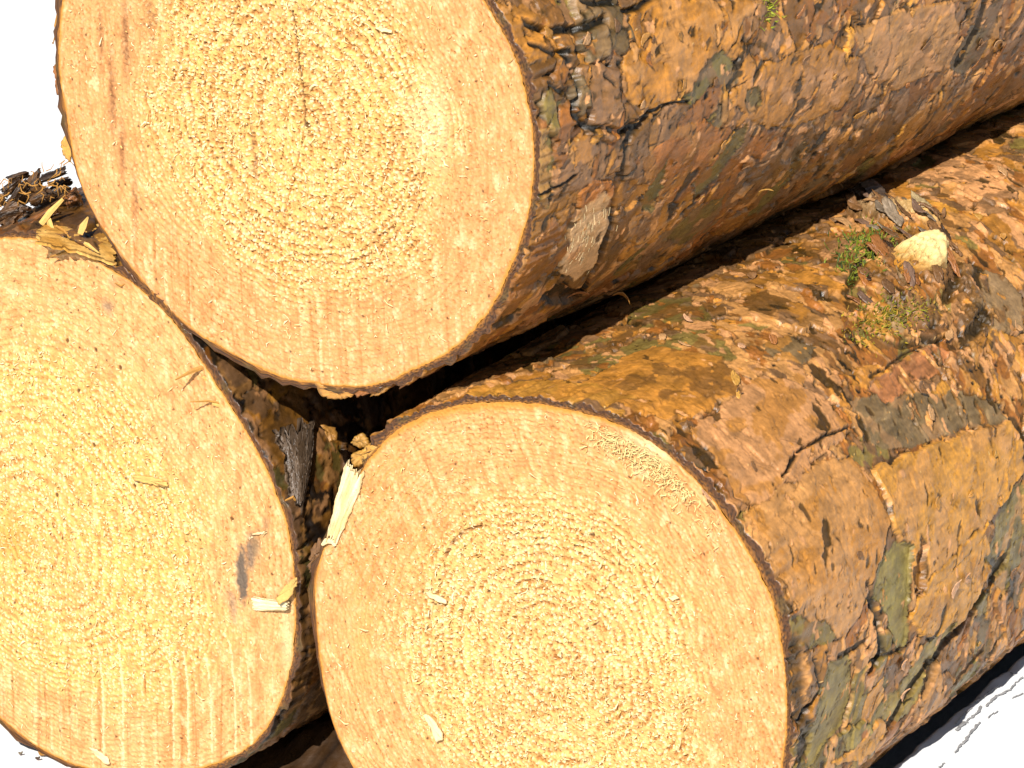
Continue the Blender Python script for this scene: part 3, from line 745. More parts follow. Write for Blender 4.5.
# pale torn lens of fibre and the hole under it
B.poly(P((575, 195), (592, 178), (612, 180), (613, 195), (600, 210), (580, 215)), 0.6, .7, PAL['rust'] * 1.4, keep=.2, curl=.6)
B.poly(P((560, 272), (566, 240), (578, 208), (598, 194), (613, 198), (606, 235), (590, 264), (572, 280)), 0.3, .5, np.array((.62, .44, .28)), keep=.2, streak=.25, hmix=.25, rim=PAL['gold'] * .8, alpha=1.3)
B.poly(P((540, 298), (560, 284), (585, 285), (580, 300), (555, 306)), -3.0, .05, PAL['black'], keep=.0)
B.poly(P((735, 165), (745, 157), (755, 160), (750, 168)), .8, .6, PAL['pink'], keep=.4, curl=.8)
B.poly(P((795, 100), (810, 75), (820, 82), (812, 105), (800, 112)), .3, .5, PAL['pink'] * 1.1, keep=.4)
for k in range(60):
    u, v = B.uv(B.rng.uniform(540, 1000), B.rng.uniform(20, 200))
    B.rand_flake(u, v, B.rng.uniform(2, 7), B.rng.uniform(.8, 2), B.rng.uniform(-.2, .9), level=.6, thick=B.rng.uniform(.15, .45), curl=B.rng.choice((0, .7)), keep=.75,
                 col=PAL[B.rng.choice(('tan', 'rust', 'ochre', 'brown', 'dark', 'gold'))] * B.rng.uniform(.7, 1.2))
finish_bark(B)

# ---- the left-hand log
L = LOGS['left']
th = axis_samples(-0.75 * math.pi, 1.25 * math.pi - 0.02, -1.2, 2.6, 0.0062, 0.04)
ys = axis_samples(0.0004, L.len, 0.0004, 0.20, 0.0009, 0.006)
B = Bark(L, th, ys); P = B.P
weathered(B, 260, ['brown', 'dark', 'purple', 'brown', 'dark', 'rust'], 260, -130, 280)
B.rand_flake(math.radians(72) * L.R / MM, 12, 22, 16, 0.2, level=-.4, thick=.1, col=PAL['gold'] * 1.2, keep=.2, streak=.4)
B.rand_flake(math.radians(95) * L.R / MM, 22, 16, 12, 0.2, level=.6, thick=1.2, col=PAL['brown'], keep=.2, streak=.4, rim=PAL['dark'], curl=1.2)
B.rand_flake(math.radians(28) * L.R / MM, 14, 14, 9, 0.2, level=-.3, thick=.2, col=PAL['ochre'] * .8, keep=.2, streak=.3)
finish_bark(B, 0.8, 0.45)  # whole bark colour darkened to stand in for shade in the gap

# ------------------------------------------------------------------ small shaped pieces
def rough_shard(name, pts3, normal, thick, mat, parent=None, origin=None, curl=0.0, seed=0, sub=7, rough=0.3, tint=None, jag=.05):
    """thin chip: outline pts3 (world, in order round the rim) filled by rings to its centre, with thickness, bend and rough faces"""
    P = np.array(pts3, float); n = np.array(normal, float); n /= np.linalg.norm(n)
    k = len(P)
    # densify the rim
    D = []
    rs = np.random.RandomState(seed)
    for a, b in zip(P, np.roll(P, -1, 0)):
        for t in np.arange(6) / 6.0: D.append(a * (1 - t) + b * t + (rs.uniform(-1, 1, 3) * jag * np.linalg.norm(b - a)))
    P = np.array(D); k = len(P); c = P.mean(0)
    long = P[np.argmax(((P - c) ** 2).sum(1))] - c; ln = np.linalg.norm(long); ax = long / ln
    rings = []
    for f in np.linspace(1, 0.0, sub + 1):
        q = c + (P - c) * max(f, 0.02)
        s = (q - c) @ ax / ln
        w = rs.uniform(-1, 1, k) * thick * rough * 0.15
        w = w + thick * 1.6 * rough * fbm((q - c) @ ax / (0.22 * ln) + 9, (q - c) @ np.cross(n, ax) / (0.10 * ln), seed, 3)
        rings.append(q + n * (curl * s * s)[:, None] + n * w[:, None])
    top = np.concatenate([r + n * thick * (0.5 if i else 0.25) for i, r in enumerate(rings)])
    bot = np.concatenate([r - n * thick * (0.5 if i else 0.25) for i, r in enumerate(rings)])
    V = np.concatenate([top, bot]); m = len(top)
    f1 = grid_faces(sub + 1, k, True); f2 = grid_faces(sub + 1, k, True, m)[:, ::-1]
    i = np.arange(k); j = (i + 1) % k
    rim = np.stack([i, m + i, m + j, j], -1)
    at = None
    if tint is not None:
        g_ = fbm((V - c) @ ax / (0.3 * ln), (V - c) @ np.cross(n, ax) / (0.09 * ln), seed + 5, 3)[:, None]
        at = {'tint': np.clip(np.array(tint) * (1 + 0.5 * g_ + rs.uniform(-.15, .15, (len(V), 1))), .003, .9)}
    return mesh_np(name, V, [f1, f2, rim], mat, parent, at, True, origin if origin is not None else (None if parent else c))

def plank(name, quad, thick, mat, parent=None, bend=0.0, seed=0, cols=((.1, .07, .05),), ragged=0.12, n=70, m=36, relief=0.35):
    """split piece of wood or bark: quad = 4 world corners a, b, c, d (grain runs a->d and b->c)"""
    a, b, c, d = [np.array(q, float) for q in quad]
    s = np.linspace(0, 1, n)[:, None]; t = np.linspace(0, 1, m)[None]
    rs = np.random.RandomState(seed)
    e0 = ragged * fbm(t * 6, t * 0 + seed, seed, 4, .65); e1 = ragged * fbm(t * 6 + 40, t * 0 + seed, seed + 1, 4, .65)
    sr = -e0 + s * (1 + e0 + e1)
    tr = t + 0.5 * ragged * fbm(s * 5, t * 1.5, seed + 2, 4, .6) * (0.3 + np.abs(2 * t - 1))
    sr, tr = np.broadcast_arrays(sr, tr)
    sr = sr[..., None]; tr = tr[..., None]
    P = (a * (1 - tr) + b * tr) * (1 - sr) + (d * (1 - tr) + c * tr) * sr
    nrm = np.cross(b - a, d - a); nrm /= np.linalg.norm(nrm)
    if nrm @ (CAM - a) < 0: nrm = -nrm
    L_ = np.linalg.norm(d - a) / MM; W_ = np.linalg.norm(b - a) / MM
    gr = fbm(tr[..., 0] * W_ / 0.9 + 0.6 * fbm(sr[..., 0] * 3, tr[..., 0] * 3, seed + 9, 2), sr[..., 0] * L_ / 9, seed + 3, 4, .6)
    h = relief * MM * gr + bend * ((2 * tr[..., 0] - 1) ** 2) * -1 + bend * .5 * np.sin(sr[..., 0] * 3)
    top = P + nrm * (h + thick / 2)[..., None]; bot = P + nrm * (h - thick / 2)[..., None]
    V = np.concatenate([top.reshape(-1, 3), bot.reshape(-1, 3)]); k = n * m
    e = np.concatenate([np.arange(m), np.arange(1, n) * m + m - 1, (n - 1) * m + np.arange(m - 2, -1, -1), np.arange(n - 2, 0, -1) * m]); e2 = np.roll(e, -1)
    base = np.array(cols[0]) if len(cols) == 1 else lerp(cols[0], cols[1], sstep(-.25, .3, fbm(tr[..., 0] * 2.5, sr[..., 0] * 2, seed + 4, 3))).reshape(-1, 3)
    col = base * (1 + 0.75 * gr.reshape(-1, 1))
    return mesh_np(name, V, [grid_faces(n, m), grid_faces(n, m, False, k)[:, ::-1], np.stack([e, e2, e2 + k, e + k], -1)], mat, parent, {'tint': np.clip(np.concatenate([col, col]), .003, .9)}, True, None if parent else P.reshape(-1, 3).mean(0))

def ribbon(pts, wid, thick=0.0002, side=None):
    """tapering strand through pts -> (V, F)"""
    P = np.array(pts, float); n = len(P)
    T = np.gradient(P, axis=0); T /= np.linalg.norm(T, axis=1)[:, None] + 1e-12
    a = np.array(side if side is not None else (0.3, -1, 0.2), float)
    S = np.cross(T, a); S /= np.linalg.norm(S, axis=1)[:, None] + 1e-12
    N = np.cross(S, T)
    w = np.interp(np.arange(n), np.linspace(0, n - 1, len(wid)), wid)[:, None]
    R = np.stack([P - S * w / 2, P + N * thick, P + S * w / 2, P - N * thick], 1)
    return R.reshape(-1, 3), np.concatenate([grid_faces(n, 4, True), np.array([[3, 2, 1, 0], [(n - 1) * 4, (n - 1) * 4 + 1, (n - 1) * 4 + 2, (n - 1) * 4 + 3]])])

class Acc:
    def __init__(S): S.V = []; S.F = []; S.c = []; S.n = 0
    def add(S, V, F, col=None):
        S.V.append(V); S.F.append(F + S.n); S.n += len(V)
        if col is not None: S.c.append(np.repeat(np.array(col)[None], len(V), 0))
    def build(S, name, mat, parent=None, origin=None, smooth=False):
        at = {'tint': np.concatenate(S.c)} if S.c else None
        return mesh_np(name, np.concatenate(S.V), S.F, mat, parent, at, smooth, origin)

def face_pt(px, py, off=0.0006):
    p = on_plane_y(px, py, 0.0); p = p.copy(); p[1] = -off; return p

def strand_obj(name, pix_pts, wid, mat, parent=None, ydep=None, thick=0.0003):
    P = [on_plane_y(x, y, (ydep[i] if ydep is not None else -0.001)) for i, (x, y) in enumerate(pix_pts)]
    V, F_ = ribbon(P, [w * MM for w in wid], thick)
    return mesh_np(name, V, [F_], mat, parent, None, False, None if parent else P[0])

# ---- knot of the right-hand log: torn yellow wood in the branch collar
L = LOGS['right']
def knot():
    out = [(862, 298), (870, 274), (888, 257), (914, 246), (936, 243), (947, 254), (945, 272), (930, 279), (906, 280), (884, 290)]
    Q = np.array([px2uv(L, *p) for p in out]); Q[:, 0] *= L.R
    c = np.array(px2uv(L, 908, 265)); c[0] *= L.R
    m = 90; n = 44
    tt = np.linspace(0, len(Q), m, endpoint=False); i0 = tt.astype(int) % len(Q); f_ = (tt % 1)[:, None]
    p0, p1, p2, p3 = Q[i0 - 1], Q[i0], Q[(i0 + 1) % len(Q)], Q[(i0 + 2) % len(Q)]
    E = 0.5 * (2 * p1 + (p2 - p0) * f_ + (2 * p0 - 5 * p1 + 4 * p2 - p3) * f_ ** 2 + (3 * p1 - p0 - 3 * p2 + p3) * f_ ** 3)
    f = np.linspace(0, 1, n)[:, None, None]
    G = c + (E - c)[None] * f
    f = f[..., 0] + 0 * G[..., 0]
    th = G[..., 0] / L.R; y = G[..., 1]
    base = np.zeros(th.shape)
    for i in range(th.shape[0]):
        for j in range(th.shape[1]):
            base[i, j] = np.mean([lift_at(L, th[i, j] + a_, y[i, j] + b_) for a_ in (-.05, 0, .05) for b_ in (-.005, 0, .005)])
    gx, gy = G[..., 0] / MM, G[..., 1] / MM
    nz = fbm(gx / 1.1 + 0.5 * fbm(gx / 5, gy / 5, 79, 2), gy / 9, 77, 4, .6); n2 = fbm(gx / 4, gy / 4, 78, 3)
    h = base + 0.0022 - 0.0052 * sstep(0.78, 1.0, f + 0.08 * n2) + 0.0034 * (gy - c[1] / MM) / 14 + (0.0018 * nz + 0.0016 * n2) * (1 - f ** 6)
    e = np.clip(0.45 + 0.55 * (gy - c[1] / MM) / 14 + 0.35 * n2, 0, 1)
    col = lerp((0.40, 0.17, 0.02), (0.80, 0.60, 0.26), sstep(0.1, 0.8, e))  # amber tail to pale right end, whose sun-facing brightness is put into the colour
    col = lerp(col, (0.28, 0.10, 0.015), sstep(0.72, 1.0, f + 0.2 * n2))
    col = lerp(col, (0.22, 0.09, 0.02), 0.8 * sstep(0.22, 0.45, nz))
    col = col * (1 + 0.5 * nz)[..., None]
    mesh_np('knot', surf(L, th, y, h).reshape(-1, 3), [grid_faces(n, m, True)], M_WOOD, L.root, {'tint': col.reshape(-1, 3)})
knot()
rk = random.Random(5)
KNOT_RIM = [(862, 298), (870, 274), (888, 257), (914, 246), (936, 243), (947, 254), (945, 272), (930, 279), (906, 280), (884, 290)]

def moss(L, px, py, n, spread, length, cols, name='moss', seed=1):
    rs = random.Random(seed); A = Acc()
    for i in range(n):
        x = px + rs.gauss(0, spread[0]); y = py + rs.gauss(0, spread[1])
        t, yy = px2uv(L, x, y); h = lift_at(L, t, yy)
        p = surf(L, t, yy, h - 0.0005)
        nrm = np.array((math.cos(t), 0, math.sin(t)))
        d = nrm * rs.uniform(.15, .8) + np.array([rs.gauss(0, .7), rs.gauss(0, .7), rs.gauss(0, .5)])
        d /= np.linalg.norm(d); l = length * rs.uniform(.5, 1.2) * MM
        b = np.array([rs.gauss(0, .3), rs.gauss(0, .3), rs.gauss(0, .3)]) * l
        P_ = [p, p + d * l * .5 + b * .2, p + d * l + b]
        V, F_ = ribbon(P_, [.3 * MM, .75 * MM, .12 * MM], .00012, (rs.gauss(0, 1), rs.gauss(0, 1), rs.gauss(0, 1)))
        A.add(V, F_, np.array(rs.choice(cols)) * rs.uniform(.7, 1.3))
    return A.build(name, M_MOSS, L.root)
G1 = [(0.09, 0.12, 0.012), (0.16, 0.19, 0.012), (0.05, 0.07, 0.010), (0.19, 0.18, 0.02)]
G2 = [(0.28, 0.20, 0.012), (0.20, 0.19, 0.012), (0.30, 0.17, 0.02), (0.12, 0.12, 0.015)]
moss(L, 864, 252, 620, (13, 9), 2.6, G1, seed=3)
moss(L, 850, 272, 160, (6, 7), 2.6, G1, seed=4)
moss(L, 893, 316, 620, (17, 8), 1.9, G2, seed=5)
moss(L, 868, 330, 220, (12, 8), 1.9, G2, seed=6)
moss(LOGS['top'], 771, 12, 70, (6, 8), 2.4, [(0.24, 0.26, 0.015), (0.17, 0.20, 0.015), (0.30, 0.27, 0.03)], seed=7)

def loose_flake(L, px, py, a, b, rot, tilt, col, seed, name='bark_flake', thick=0.5, curl=0.0015, sink=0.2):
    """small peeling scale of bark standing a little off the log"""
    rs = random.Random(seed); t, y = px2uv(L, px, py); h = lift_at(L, t, y)
    n = np.array((math.cos(t), 0, math.sin(t))); tu = np.array((-math.sin(t), 0, math.cos(t))); tv = np.array((0, 1.0, 0))
    c = surf(L, t, y, h + 0.0004)
    ax = tu * math.cos(rot) + tv * math.sin(rot); ay = -tu * math.sin(rot) + tv * math.cos(rot)
    axn = ax * math.cos(tilt) + n * math.sin(tilt); nn = np.cross(axn, ay)
    if nn @ n < 0: nn = -nn
    pts = []
    k = 9
    for i in range(k):
        q = 2 * math.pi * i / k; r = rs.uniform(.72, 1.18)
        pts.append(c + axn * (math.cos(q) * a * r * MM + a * MM * math.sin(abs(tilt)) * .6) + ay * math.sin(q) * b * r * MM + n * (math.sin(abs(tilt)) * a * MM * .5))
    return rough_shard(name, pts, nn, thick * MM, M_BARK, L.root, None, curl, seed, 5, .35, PAL[col] * rs.uniform(.8, 1.2) if isinstance(col, str) else col)

rs = random.Random(11)
for k in range(46):
    x, y = rs.choice([(rs.uniform(560, 780), rs.uniform(270, 400)), (rs.uniform(700, 1015), rs.uniform(330, 600)), (rs.uniform(820, 1015), rs.uniform(150, 330)), (rs.uniform(820, 1000), rs.uniform(560, 700))])
    if 850 < x < 950 and 235 < y < 300: continue
    if y < 430 - (x - 400) * 0.50 + 20: continue
    loose_flake(LOGS['right'], x, y, rs.uniform(1.2, 3.6), rs.uniform(.8, 2.0), rs.uniform(-.6, 1.2), rs.uniform(.05, .45), rs.choice(('tan', 'ochre', 'pink', 'brown', 'brown', 'gold', 'rust')), 100 + k, thick=rs.uniform(.2, .5), curl=rs.uniform(-.001, .0015))
for k in range(34):
    x = rs.uniform(545, 1010); y = rs.uniform(5, max(30, 300 - (x - 520) * .5))
    loose_flake(LOGS['top'], x, y, rs.uniform(1.2, 3.6), rs.uniform(.8, 2.0), rs.uniform(-.4, 1.0), rs.uniform(.05, .45), rs.choice(('tan', 'ochre', 'rust', 'brown', 'brown', 'ochre')), 200 + k, thick=rs.uniform(.2, .5), curl=rs.uniform(-.001, .0015))
loose_flake(LOGS['top'], 757, 187, 3.4, 1.6, .3, .6, 'gold', 300, thick=.35)
loose_flake(LOGS['top'], 577, 297, 4.5, 1.2, .9, .5, 'rust', 301, thick=.4)
loose_flake(LOGS['top'], 612, 286, 3.6, 2.0, .9, .9, 'ochre', 302, thick=.4, curl=.003)
rq = random.Random(77)
for k in range(22):
    i = k % len(KNOT_RIM); ax_, ay_ = KNOT_RIM[i]; bx_, by_ = KNOT_RIM[(i + 1) % len(KNOT_RIM)]; f_ = rq.random()
    x = ax_ + (bx_ - ax_) * f_; y = ay_ + (by_ - ay_) * f_; x += (x - 908) * .15; y += (y - 266) * .30
    loose_flake(LOGS['right'], x, y, rq.uniform(3.0, 7), rq.uniform(1.2, 2.8), rq.uniform(-.2, .8), rq.uniform(.05, .4), PAL[rq.choice(('brown', 'dark', 'purple', 'rust', 'brown'))] * rq.uniform(.7, 1.1), 380 + k, thick=rq.uniform(.4, .9), curl=rq.uniform(-.002, .001))
for k in range(26):
    x = rq.uniform(842, 932); y = rq.uniform(196, 240) + (x - 890) * .12
    loose_flake(LOGS['right'], x, y, rq.uniform(3, 7), rq.uniform(.8, 2.0), rq.uniform(-.2, .5), rq.uniform(.0, .22), PAL[rq.choice(('grey', 'tan', 'brown', 'purple'))] * rq.uniform(.6, 1.0), 340 + k, thick=rq.uniform(.3, .8), curl=rq.uniform(-.002, .002))
loose_flake(LOGS['right'], 893, 226, 8, 3.0, .5, .35, PAL['grey'] * 1.1, 306, thick=1.0)
loose_flake(LOGS['right'], 918, 216, 6, 3.0, .3, .1, PAL['cream'] * .55, 307, thick=1.0)
loose_flake(LOGS['right'], 856, 214, 6, 2.2, .6, .3, PAL['brown'], 308, thick=1.0)

# jagged amber bark hanging from the lower rim of the upper log
L = LOGS['top']
for k, (pp, c) in enumerate([(((317, 381), (322, 396), (336, 400), (352, 397), (356, 391), (345, 386)), PAL['ochre'] * 1.3), (((352, 389), (358, 396), (378, 392), (376, 386)), PAL['rust']), (((374, 387), (371, 396), (382, 394), (392, 385), (404, 379)), PAL['ochre']),
                             (((404, 376), (402, 388), (416, 380), (420, 372)), PAL['rust'])]):
    rough_shard('bark_flake', [on_plane_y(x, y, 0.0012 + 0.0006 * k) for x, y in pp], (0, -1, 0.15), 0.0016, M_BARK, L.root, None, .001, 400 + k, 4, .35, c)
strand_obj('splinter', [(57, 25), (55, 36), (53, 44), (52, 42)], [.8, .6, .4, .2], M_FIBRE, L.root, [0.001] * 4)
strand_obj('splinter', [(58, 10), (56, 26), (57, 37)], [.5, 1.6, .4], M_FIBRE, L.root, [0.002] * 3)
rough_shard('bark_flake', [on_plane_y(x, y, .004) for x, y in ((66, 133), (62, 143), (64, 155), (70, 162), (73, 150), (70, 138))], (-.6, -1, .2), .0012, M_BARK, L.root, None, 0, 410, 4, .3, PAL['gold'] * 1.2)
rough_shard('bark_flake', [on_plane_y(x, y, .003) for x, y in ((60, 62), (54, 66), (56, 80), (58, 95), (63, 92))], (-.6, -1, .2), .0012, M_BARK, L.root, None, 0, 411, 4, .3, PAL['rust'])

# right log: pale split sliver at the left edge, frayed bark beside it
L = LOGS['right']
o = plank('splinter', [on_plane_y(345, 465, -.0012), on_plane_y(365, 476, -.0006), on_plane_y(338, 543, -.0008), on_plane_y(327, 536, -.0018)], .0012, M_WOOD, L.root, .0004, 420, ((.72, .58, .34), (.66, .46, .20)), .22, relief=.3)
tag(o, 'pale cream sliver split from the left edge of the cut face')
rough_shard('bark_flake', [on_plane_y(x, y, .001) for x, y in ((354, 452), (352, 462), (358, 468), (370, 458), (380, 446), (372, 444), (362, 450))], (-.2, -1, .1), .0022, M_BARK, L.root, None, .001, 421, 4, .5, PAL['gold'])
rough_shard('bark_flake', [on_plane_y(x, y, .002) for x, y in ((356, 436), (354, 442), (361, 448), (370, 446), (368, 438), (362, 433))], (-.2, -1, .1), .0022, M_BARK, L.root, None, .001, 422, 4, .5, PAL['gold'] * .8)
rough_shard('bark_flake', [on_plane_y(x, y, .002) for x, y in ((322, 538), (312, 548), (310, 566), (314, 572), (320, 556), (326, 546))], (-.3, -1, .1), .002, M_BARK, L.root, None, .001, 423, 4, .5, PAL['brown'])
strand_obj('splinter', [(322, 545), (326, 541), (332, 541), (335, 546)], [1, 2, 2, 1], M_CHIP, L.root, [-.0015] * 4)

# left log: torn fibres at the upper rim and down the right edge
L = LOGS['left']
for pts, w, mt, yd in [([(50, 257), (66, 252), (84, 245)], [.4, 1.4, .8], M_FIBRE, [-.004, -.002, .002]),
                   ([(41, 224), (50, 212), (63, 199)], [2.2, 2.2, 1.2], M_CHIPY, [.004, .006, .010]),
                   ([(48, 219), (53, 232), (59, 243), (66, 250)], [2.4, 2.0, 1.8, .8], M_CHIPY, [.006, .003, .001, -.001]),
                   ([(80, 234), (83, 226), (88, 217)], [2, 2.6, .6], M_CHIPY, [.002, .003, .006]),
                   ([(78, 241), (88, 245), (99, 253)], [1, 1.6, .5], M_CHIPY, [.001, 0, -.001]),
                   ([(56, 226), (64, 231), (72, 241)], [1, 1.2, .5], M_FIBRE, [.004, .003, .001]),
                   ([(10, 233), (20, 226), (33, 219)], [1, 1.4, .5], M_CHIPY, [.001, .006, .012]),
                   ([(175, 380), (192, 371), (206, 366)], [.4, 1.6, 1.8], M_FIBRE, [-.007, -.003, .001]),
                   ([(203, 377), (212, 385), (221, 391)], [1.4, 2.2, .6], M_CHIPY, [-.001, .002, .005]),
                   ([(190, 402), (208, 401), (226, 404)], [.3, .8, 1.2], M_FIBRE, [-.006, -.002, .001]),
                   ([(212, 404), (220, 406), (232, 408)], [1, 1.4, .4], M_CHIPY, [-.002, 0, .002]),
                   ([(244, 427), (252, 431), (262, 432)], [1, 1.6, .5], M_CHIPY, [.001, .003, .006]),
                   ([(214, 374), (222, 378), (234, 379)], [.5, 1, .4], M_CHIP, [.003, .006, .010]),
                   ([(285, 501), (293, 497), (297, 503), (292, 510)], [.8, 1.2, .9, .3], M_FIBRE, [.001, .003, .004, .003]),
                   ([(286, 572), (298, 562), (310, 553)], [.5, .6, .3], M_FIBRE, [.0, .006, .014]),
                   ([(115, 283), (121, 286), (127, 283)], [.4, .8, .3], M_FIBRE, [-.001, -.001, .001])]:
    strand_obj('splinter', pts, w, mt, L.root, yd, .0004)
# dark broken bark lying loose on the crown of the left log
for k, (q, yd, tk, c) in enumerate([(((2, 204), (10, 212), (44, 190), (36, 169)), .016, .003, 'brown'), (((-6, 222), (10, 226), (26, 206), (8, 198)), .010, .003, 'brown'),
        (((40, 176), (42, 184), (66, 175), (65, 167)), .018, .0025, 'dark'), (((38, 202), (46, 206), (70, 190), (60, 181)), .022, .003, 'dark'), (((24, 212), (32, 221), (78, 198), (72, 190)), .020, .003, 'brown'),
        (((-20, 202), (-12, 212), (6, 204), (4, 192)), .016, .003, 'brown'), (((62, 196), (68, 208), (84, 204), (76, 186)), .022, .002, 'rust'), (((10, 194), (16, 200), (30, 186), (24, 178)), .012, .002, 'dark'), (((14, 226), (22, 232), (58, 212), (50, 206)), .008, .002, 'rust')]):
    plank('bark_shard', [on_plane_y(x, y, yd + (.005 if i > 1 else 0)) for i, (x, y) in enumerate(q)], tk * .7, M_BARK, L.root, .0025, 430 + k, (PAL[c] * .75, PAL['dark'] * .8), .22, 44, 24, .8)
for k, (q, yd) in enumerate([(((0, 188), (6, 196), (24, 184), (18, 176)), .020), (((-10, 214), (-4, 222), (22, 214), (14, 204)), .007), (((26, 196), (32, 206), (56, 198), (48, 186)), .014), (((48, 182), (52, 190), (74, 184), (68, 176)), .026), (((6, 176), (10, 183), (30, 176), (26, 170)), .024)]):
    plank('bark_shard', [on_plane_y(x, y, yd + (.006 if i > 1 else 0)) for i, (x, y) in enumerate(q)], .0018, M_BARK, L.root, .003, 470 + k, (PAL['brown'] * .6, PAL['black'] * 1.5), .3, 44, 24, 1.0)
A = Acc()
rs = np.random.RandomState(44)
for k in range(46):
    x = rs.uniform(-6, 66); y = 206 - .45 * x + rs.normal() * 9; q = rs.uniform(0, 6.28); l = rs.uniform(5, 16)
    V, F_ = ribbon([on_plane_y(x, y, .014), on_plane_y(x + l * .5 * math.cos(q), y + l * .5 * math.sin(q) - 2, .013), on_plane_y(x + l * math.cos(q + .6), y + l * math.sin(q + .6), .013)], [.4 * MM, .5 * MM, .15 * MM], .00012)
    A.add(V, F_)
for pts in ([(44, 172), (42, 166), (42, 162)], [(46, 171), (51, 169), (54, 164)], [(8, 188), (9, 179), (12, 178), (11, 183)], [(4, 190), (2, 184), (5, 182)], [(60, 170), (62, 163), (64, 161)], [(0, 188), (-3, 182), (1, 180)], [(1, 198), (6, 194), (4, 201)]):
    V, F_ = ribbon([on_plane_y(x, y, .017) for x, y in pts], [.35 * MM, .3 * MM, .2 * MM], .00012)
    A.add(V, F_)
A.build('root_fibre', M_FIBRE, L.root)

# pale torn fibres in the wound of the upper log
L = LOGS['top']; A = Acc(); rs = np.random.RandomState(31)
for k in range(45):
    f = rs.uniform(); x = 602 - 34 * f + rs.normal() * 7; y = 205 + 62 * f + rs.normal() * 5
    t, yy = px2uv(L, x, y); h = lift_at(L, t, yy); p = surf(L, t, yy, h + .0002); n = np.array((math.cos(t), 0, math.sin(t))); tu = np.array((-math.sin(t), 0, math.cos(t)))
    d = -tu * rs.uniform(.6, 1) + np.array((0, 1, 0)) * rs.normal() * .3 + n * abs(rs.normal()) * .18; l = rs.uniform(1.5, 4) * MM
    V, F_ = ribbon([p, p + d * l * .5 + n * .0002 * rs.uniform(), p + d * l], [.3 * MM, .4 * MM, .12 * MM], .0001, n)
    A.add(V, F_, np.array((.60, .45, .24)) * rs.uniform(.7, 1.15))
A.build('torn_fibre', M_DUST, L.root)
# ------------------------------------------------------------------ loose things
CH = 'wood chips lying on the cut faces'
def chip(name, pp, off, thick, mat, label, seed, curl=.0006, tint=None, cat='wood chip', nrm=(0, -1, 0.05)):
    o = rough_shard(name, [face_pt(x, y, off + 0.0003 * math.sin(i * 2.1)) for i, (x, y) in enumerate(pp)], nrm, thick, mat, None, None, curl, seed, 6, .10, tint)
    return tag(o, label, cat, CH if cat == 'wood chip' else None)
o = plank('wood_chip', [face_pt(255, 596, .0016), face_pt(256, 609, .0010), face_pt(291, 608, .0026), face_pt(293, 600, .0030)], .0009, M_WOOD, None, .0004, 501, ((.80, .66, .40), (.74, .56, .28)), .12, relief=.2)
tag(o, 'broad pale chip on the left log face just below the grey stain', 'wood chip', CH)
chip('wood_chip', ((284, 594), (290, 583), (300, 575), (307, 572), (303, 582), (294, 596), (288, 600)), .0030, .0009, M_CHIPY, 'curled tan chip sticking off the right edge of the left log by the broad chip', 502, .003)
chip('wood_chip', ((92, 746), (98, 748), (110, 758), (112, 763), (106, 762), (95, 752)), .0009, .0008, M_CHIP, 'thin white sliver low on the left log face near its bottom rim', 503)
chip('wood_chip', ((134, 475), (150, 476), (168, 481), (170, 486), (152, 483), (136, 480)), .0006, .0008, M_CHIPY, 'long tan sliver across the middle of the left log face', 504)
chip('wood_chip', ((428, 590), (433, 592), (448, 599), (449, 602), (442, 601), (430, 595)), .0010, .0008, M_CHIP, 'slim cream sliver on the right log face above and left of its pith', 505)
chip('wood_chip', ((426, 713), (432, 713), (444, 733), (445, 738), (439, 740), (432, 728)), .0010, .0011, M_CHIP, 'stout cream chip low on the left half of the right log face', 506)
chip('wood_chip', ((376, 26), (382, 27), (393, 29), (394, 32), (384, 31)), .0008, .0007, M_CHIP, 'tiny pale chip near the top of the upper log face', 507)
chip('wood_chip', ((670, 596), (677, 594), (681, 597), (674, 600)), .0008, .0007, M_CHIP, 'tiny pale chip on the right log face, right of the pith', 508)
chip('wood_chip', ((254, 533), (260, 531), (268, 530), (264, 534)), .0008, .0006, M_CHIP, 'tiny pale sliver on the left log face above the grey stain', 509)

